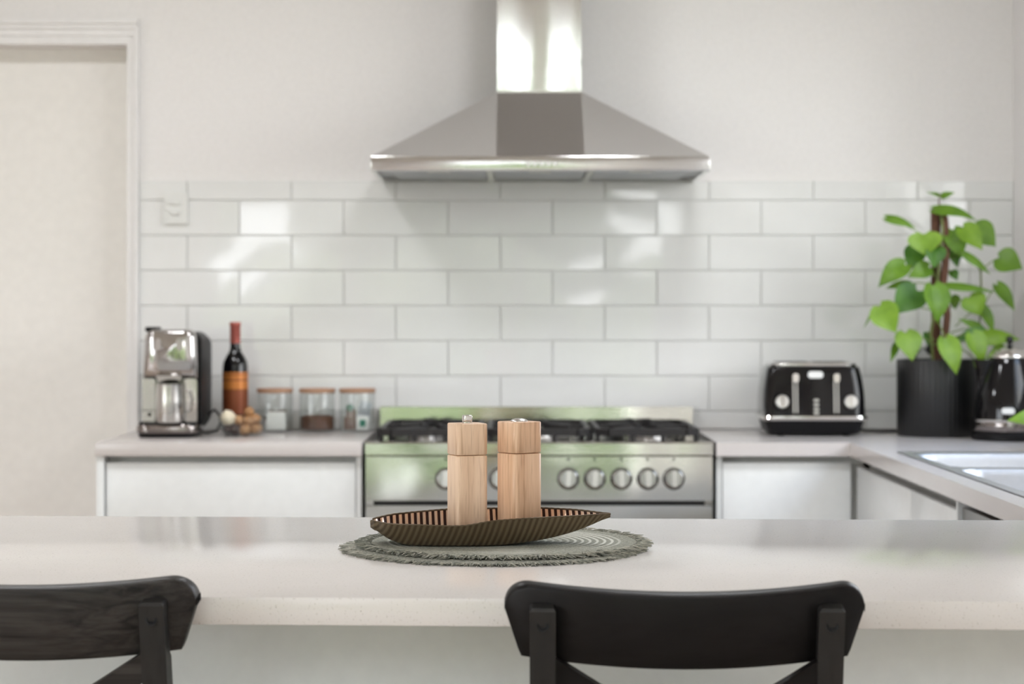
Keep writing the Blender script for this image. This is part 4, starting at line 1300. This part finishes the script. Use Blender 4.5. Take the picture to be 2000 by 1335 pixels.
for x in (-0.0895, 0.0975):
    d_ = MB().lathe([(0.0195, -0.006), (0.0195, 0.006), (0.017, 0.010), (0, 0.011)], 28, axis='y').build('browning_dial', M['satin'], to, (x, on_front(0.094), 0.094), (-SL, 0, 0))
    MB().box(-0.0025, 0.0025, -0.0135, -0.0105, -0.013, 0.013).build('grip', M['chrome'], d_)
for z in (0.0985, 0.0865, 0.0745, 0.064):
    MB().prism(rrect(0.015, 0.0078, 0.0036, 4, 0.003, z), on_front(z, .004), on_front(z, -.006), 'y').build('push_button', M['satin'], to)
MB().prism(rrect(0.0415, 0.0185, 0.0085, 6, 0.0025, 0.168), on_front(0.168, .0035), on_front(0.168, -.006), 'y').build('name_plate', M['white_plastic'], to)
MB().tube([(0.12, 0.06, 0.02), (0.16, 0.05, 0.006), (0.20, 0.055, 0.004), (0.25, 0.075, 0.004), (0.30, 0.13, 0.004)], 0.0036, 8).build('cord', M['cord'], to)

# ================================================================== KETTLE
kx_, ky_ = (1972 - 1000) * 5.42 / F, 5.42
ke = thing('kettle', 'glossy black cone-shaped kettle with chrome lid at the right edge', 'kettle', (kx_, ky_, 0.9))
KM = 5.40 / F
MB().lathe([(0, 0), (0.094, 0), (0.100, 0.004), (0.100, 0.016), (0.094, 0.022), (0, 0.022)], 40).build('power_base', M['black_plastic'], ke)
MB().lathe([(0.090, 0.0222), (0.0955, 0.026), (0.0975, 0.042), (0.0960, 0.0495)], 40).build('lower_band', M['dark_chrome'], ke, angle=60)
MB().lathe([(0.0960, 0.0496), (0.0978, 0.052), (0.0978, 0.056), (0.094, 0.058)], 40).build('chrome_ring', M['chrome'], ke, angle=60)
MB().lathe([(0.0925, 0.0582), (0.0915, 0.08), (0.086, 0.115), (0.073, 0.16), (0.062, 0.195), (0.056, 0.214), (0.053, 0.218)], 40).build('body', M['black_gloss'], ke, angle=60)
MB().lathe([(0.056, 0.2182), (0.057, 0.222), (0.054, 0.226), (0.046, 0.235), (0.030, 0.243), (0.012, 0.2465), (0, 0.247)], 36).build('lid', M['chrome'], ke, angle=60)
MB().lathe([(0.012, 0.2466), (0.007, 0.249), (0.0045, 0.255), (0.008, 0.260), (0.0105, 0.267), (0.008, 0.2735), (0, 0.276)], 20).build('lid_knob', M['black_gloss'], ke, angle=60)
spt = []
for (zz, rin, out, hw_) in ((0.135, 0.070, 0.0825, 0.004), (0.165, 0.064, 0.086, 0.012), (0.195, 0.056, 0.092, 0.018), (0.213, 0.050, 0.097, 0.020)):
    spt.append([(-rin, -hw_, zz), (-rin, hw_, zz), (-(out + rin) / 2 - .006, hw_ * .7, zz), (-out, 0, zz + .002), (-(out + rin) / 2 - .006, -hw_ * .7, zz)])
MB().loft(spt).build('spout', M['black_gloss'], ke, angle=60)
MB().tube([(0.055, -0.0, 0.226), (0.085, 0, 0.236), (0.115, 0, 0.222), (0.128, 0, 0.17), (0.122, 0, 0.12), (0.096, 0, 0.095)], [0.009, 0.011, 0.012, 0.012, 0.011, 0.009], 12).build('handle', M['black_plastic'], ke)
kb = MB()
ang0 = math.radians(-106)
for i in range(9):
    pass
npl = MB().prism(rrect(0.034, 0.016, 0.0075, 6, 0, 0), -0.004, 0.004, 'y')
npl.build('name_plate', M['white_plastic'], ke, (0.0915 * math.cos(ang0), 0.0915 * math.sin(ang0), 0.080), (-0.15, 0, math.radians(-16)))

# ================================================================== POTTED PLANT
PXC, PD = 1832, 5.612
pc = at(PXC, 853, PD)
pp = thing('potted_plant', 'bright green heart-leaved climbing plant in a black ribbed pot', 'plant', (pc.x, PD, 0.9))
PR = 79.5 * PD / F
ribs = lambda a, z: 1 + (0.018 * abs(math.sin(a * 26)) - 0.009)
HP = CZ - (703 - YH) * 5.50 / F - 0.9
MB().lathe([(0, 0.0), (PR * 0.965, 0.0), (PR * 0.985, 0.003), (PR * 0.995, HP - .003), (PR * 0.99, HP), (PR * 0.93, HP), (PR * 0.92, HP - 0.02), (0, HP - 0.021)], 240, rfun=lambda a, z: ribs(a, z) if 0.002 < z < HP - .001 else 1).build('ribbed_pot', M['pot'], pp, angle=60)
MB().lathe([(PR * 0.918, HP - 0.0205), (PR * 0.6, HP - 0.016), (0, HP - 0.013)], 32).build('soil', M['soil'], pp)
def pl_(zx, zy, dd=0.0):                       # plant-detail coordinates -> plant local
    p = at(1650 + zx / 3.337, 350 + zy / 3.337, PD + dd)
    return p - pp.location
m = MB()
npt = 26
pts, rs = [], []
for i in range(npt):
    t_ = i / (npt - 1)
    pts.append(pl_(592 + 4 * t_, 195 + (1200 - 195) * t_, 0.005)); rs.append(0.0135 + 0.0016 * noise.noise(Vector((0, 0, i * 1.7))))
m.tube(pts, rs, 12).build('moss_pole', M['coir'], pp, angle=60)
def path(pl, dds):
    out = []
    for k in range(len(pl) - 1):
        for q in range(4):
            t_ = q / 4
            out.append(pl_(pl[k][0] + (pl[k + 1][0] - pl[k][0]) * t_, pl[k][1] + (pl[k + 1][1] - pl[k][1]) * t_, dds[k] + (dds[k + 1] - dds[k]) * t_))
    out.append(pl_(pl[-1][0], pl[-1][1], dds[-1]))
    return out
MB().tube(path([(610, 1190), (655, 1030), (668, 880), (640, 700), (655, 560), (662, 420), (655, 250), (612, 150), (618, 112)], [0, -.03, -.04, -.04, -.04, -.03, -.02, -.01, -.01]), [0.010] * 20 + [0.009] * 4 + [0.008, 0.006, 0.004, 0.003, 0.002, 0.0018, 0.0016, 0.0014, 0.0012], 8).build('vine_stem', M['coir'], pp, angle=60)
MB().tube(path([(575, 1195), (560, 1000), (600, 760), (612, 560), (640, 330), (625, 210)], [-.02, -.03, -.035, -.035, -.03, -.02]), 0.0042, 8).build('vine_stem', M['stem'], pp, angle=60)
MB().tube(path([(875, 960), (892, 800), (885, 600), (840, 500), (780, 470), (690, 520)], [-.02, -.04, -.05, -.04, -.03, -.02]), 0.0026, 6).build('vine_stem', M['stem'], pp, angle=60)
LEAVES = [
 # base x,y  tip x,y  width  depth  tilt  tone  stem-point
 (622, 110, 527, 84, 22, .00, .1, 'm', (620, 112)), (632, 112, 718, 86, 40, -.01, .2, 'm', (620, 112)),
 (585, 200, 864, 272, 84, -.03, .5, 'm', (640, 230)), (272, 252, 468, 322, 62, -.02, .4, 'm', (600, 420)),
 (515, 358, 530, 502, 190, -.06, .3, 'l', (620, 430)), (470, 450, 415, 600, 125, -.02, .1, 'd', (600, 540)),
 (600, 448, 580, 580, 116, -.075, .2, 'd', (620, 560)), (392, 560, 216, 706, 128, -.04, .3, 'm', (600, 640)),
 (548, 575, 408, 640, 100, -.05, .2, 'm', (600, 660)), (575, 695, 602, 940, 158, -.10, .2, 'm', (625, 700)),
 (470, 725, 318, 880, 178, -.07, .2, 'd', (600, 830)), (225, 830, 335, 1000, 165, -.09, .2, 'l', (560, 850)),
 (188, 845, 120, 975, 16, -.02, .2, 'm', (230, 830)), (425, 680, 262, 712, 62, -.01, .4, 'm', (590, 700)),
 (705, 330, 762, 520, 132, -.03, .2, 'm', (660, 420)), (768, 318, 897, 462, 142, -.05, .2, 'l', (670, 420)),
 (850, 310, 985, 440, 158, -.02, .2, 'm', (680, 450)), (782, 486, 950, 622, 62, -.06, .4, 'm', (670, 500)),
 (1003, 515, 1160, 585, 158, -.04, .1, 'm', (890, 600)), (992, 690, 1108, 860, 86, -.03, .2, 'm', (900, 840)),
 (662, 690, 985, 738, 62, -.06, .5, 'm', (650, 700)), (812, 768, 884, 890, 150, -.05, .2, 'l', (660, 860)),
 (890, 832, 968, 1010, 74, -.03, .2, 'm', (720, 960)), (890, 975, 735, 908, 54, -.04, .3, 'm', (690, 1000)),
 (395, 1000, 440, 1185, 165, -.08, .2, 'l', (590, 1080)), (335, 1075, 296, 1195, 44, -.05, .2, 'm', (420, 1010)),
 (655, 1040, 728, 1275, 132, -.135, .1, 'l', (590, 900)), (830, 1008, 905, 1200, 128, -.13, .2, 'l', (680, 1050)),
 (885, 1030, 1145, 1045, 108, -.10, .4, 'l', (690, 1040)), (1035, 1100, 915, 1170, 66, -.10, .3, 'l', (700, 1060)),
 (905, 995, 700, 1055, 78, -.06, .3, 'd', (690, 1040)), (850, 1175, 884, 1340, 46, -.125, .2, 'm', (700, 1080)),
 (690, 450, 735, 580, 80, .03, .2, 'd', (660, 520)), (700, 600, 735, 660, 56, .00, .2, 'd', (660, 620)), (700, 760, 720, 850, 80, .02, .2, 'm', (660, 800)),
 (530, 1000, 545, 1090, 44, .02, .2, 'd', (580, 1050)),
]
HWT = [(0, 0.30), (0.06, 0.70), (0.14, 0.90), (0.26, 1.0), (0.38, 0.97), (0.52, 0.82), (0.66, 0.60), (0.80, 0.36), (0.91, 0.15), (1.0, 0.0)]
def leaf(parent, B, Tp, wid, tilt, mat, rnd, toward=Vector((0, -1, 0))):
    L = Tp - B
    nrm = (toward + Vector((0, 0, tilt * 1.6)) + Vector((rnd.uniform(-.25, .25), 0, 0)))
    Ld = L.normalized()
    nrm = (nrm - Ld * nrm.dot(Ld)).normalized()
    S = Ld.cross(nrm).normalized()
    vs, fs = [], []
    rows_ = [0, .06, .14, .26, .38, .52, .66, .80, .91, 1.0]
    cols_ = [-1, -.55, 0, .55, 1]
    curl, fold = rnd.uniform(0.05, 0.16), rnd.uniform(0.10, 0.28)
    for t_ in rows_:
        hw_ = lerp_table(HWT, t_) * wid / 2
        for c_ in cols_:
            lobe = -0.13 * abs(c_) ** 1.5 * (1 - t_) ** 4 if t_ < .6 else 0
            p = B + L * (t_ + lobe) + S * (hw_ * c_) + nrm * (fold * abs(c_) * hw_ * (1 if tilt < .35 else -1) + L.length * curl * math.sin(PI * t_))
            vs.append(p)
    k = len(cols_)
    for i in range(len(rows_) - 1):
        for j in range(k - 1):
            fs.append((i * k + j, i * k + j + 1, (i + 1) * k + j + 1, (i + 1) * k + j))
    return MB().add(vs, fs).build('leaf', mat, parent, angle=80, fix=False)
rl = random.Random(5)
TONE = {'l': 'leaf_light', 'm': 'leaf_mid', 'd': 'leaf_dark'}
for (bx1_, by1_, tx1, ty1, wd, dd, tilt, tone, sp) in LEAVES:
    B, Tp = pl_(bx1_, by1_, dd + rl.uniform(-.01, .01)), pl_(tx1, ty1, dd - 0.015)
    leaf(pp, B, Tp, 1.17 * wd / 3.337 * PD / F, tilt, M[TONE[tone]], rl)
    S0 = pl_(sp[0], sp[1], -0.02)
    mid = (S0 + B) / 2 + Vector((0, 0, 0.012))
    if (S0 - B).length > 0.012:
        q = [S0 * (1 - a) ** 2 + mid * 2 * a * (1 - a) + B * a * a for a in (0, .2, .4, .6, .8, 1.0)]
        MB().tube(q, 0.0017, 5).build('petiole', M['petiole'], pp)

# small plant that pokes one leaf into the picture at the right edge
hp = thing('herb_pot', 'small potted plant past the right edge, one leaf tip showing over the kettle base', 'plant', (1.345, 4.99, 0.9))
MB().lathe([(0, 0), (0.042, 0), (0.044, 0.003), (0.052, 0.085), (0.049, 0.085), (0.047, 0.075), (0, 0.074)], 28).build('pot', M['white_plastic'], hp)
MB().lathe([(0.0465, 0.0745), (0, 0.077)], 20).build('soil', M['soil'], hp)
for k in range(7):
    a = 2 * PI * k / 7 + 0.4
    r0 = 0.03
    B = Vector((r0 * math.cos(a), r0 * math.sin(a), 0.125 + 0.02 * (k % 3)))
    Tp = Vector((0.085 * math.cos(a), 0.085 * math.sin(a), 0.115 + 0.02 * (k % 3)))
    if Tp.x + 1.345 > XR - .01:
        Tp.x = XR - .012 - 1.345
    leaf(hp, B, Tp, 0.045, .8, M['leaf_light'], rl)
    MB().tube([(0, 0, 0.075), B * 0.6 + Vector((0, 0, 0.05)), B], 0.0015, 5).build('petiole', M['petiole'], hp)
B = at(2042, 814, 4.96) - hp.location; Tp = at(1966, 822, 4.94) - hp.location
leaf(hp, B, Tp, 0.05, .35, M['leaf_light'], rl)
MB().tube([(0, 0, 0.075), B * 0.5 + Vector((0, 0, 0.05)), B], 0.0015, 5).build('petiole', M['petiole'], hp)
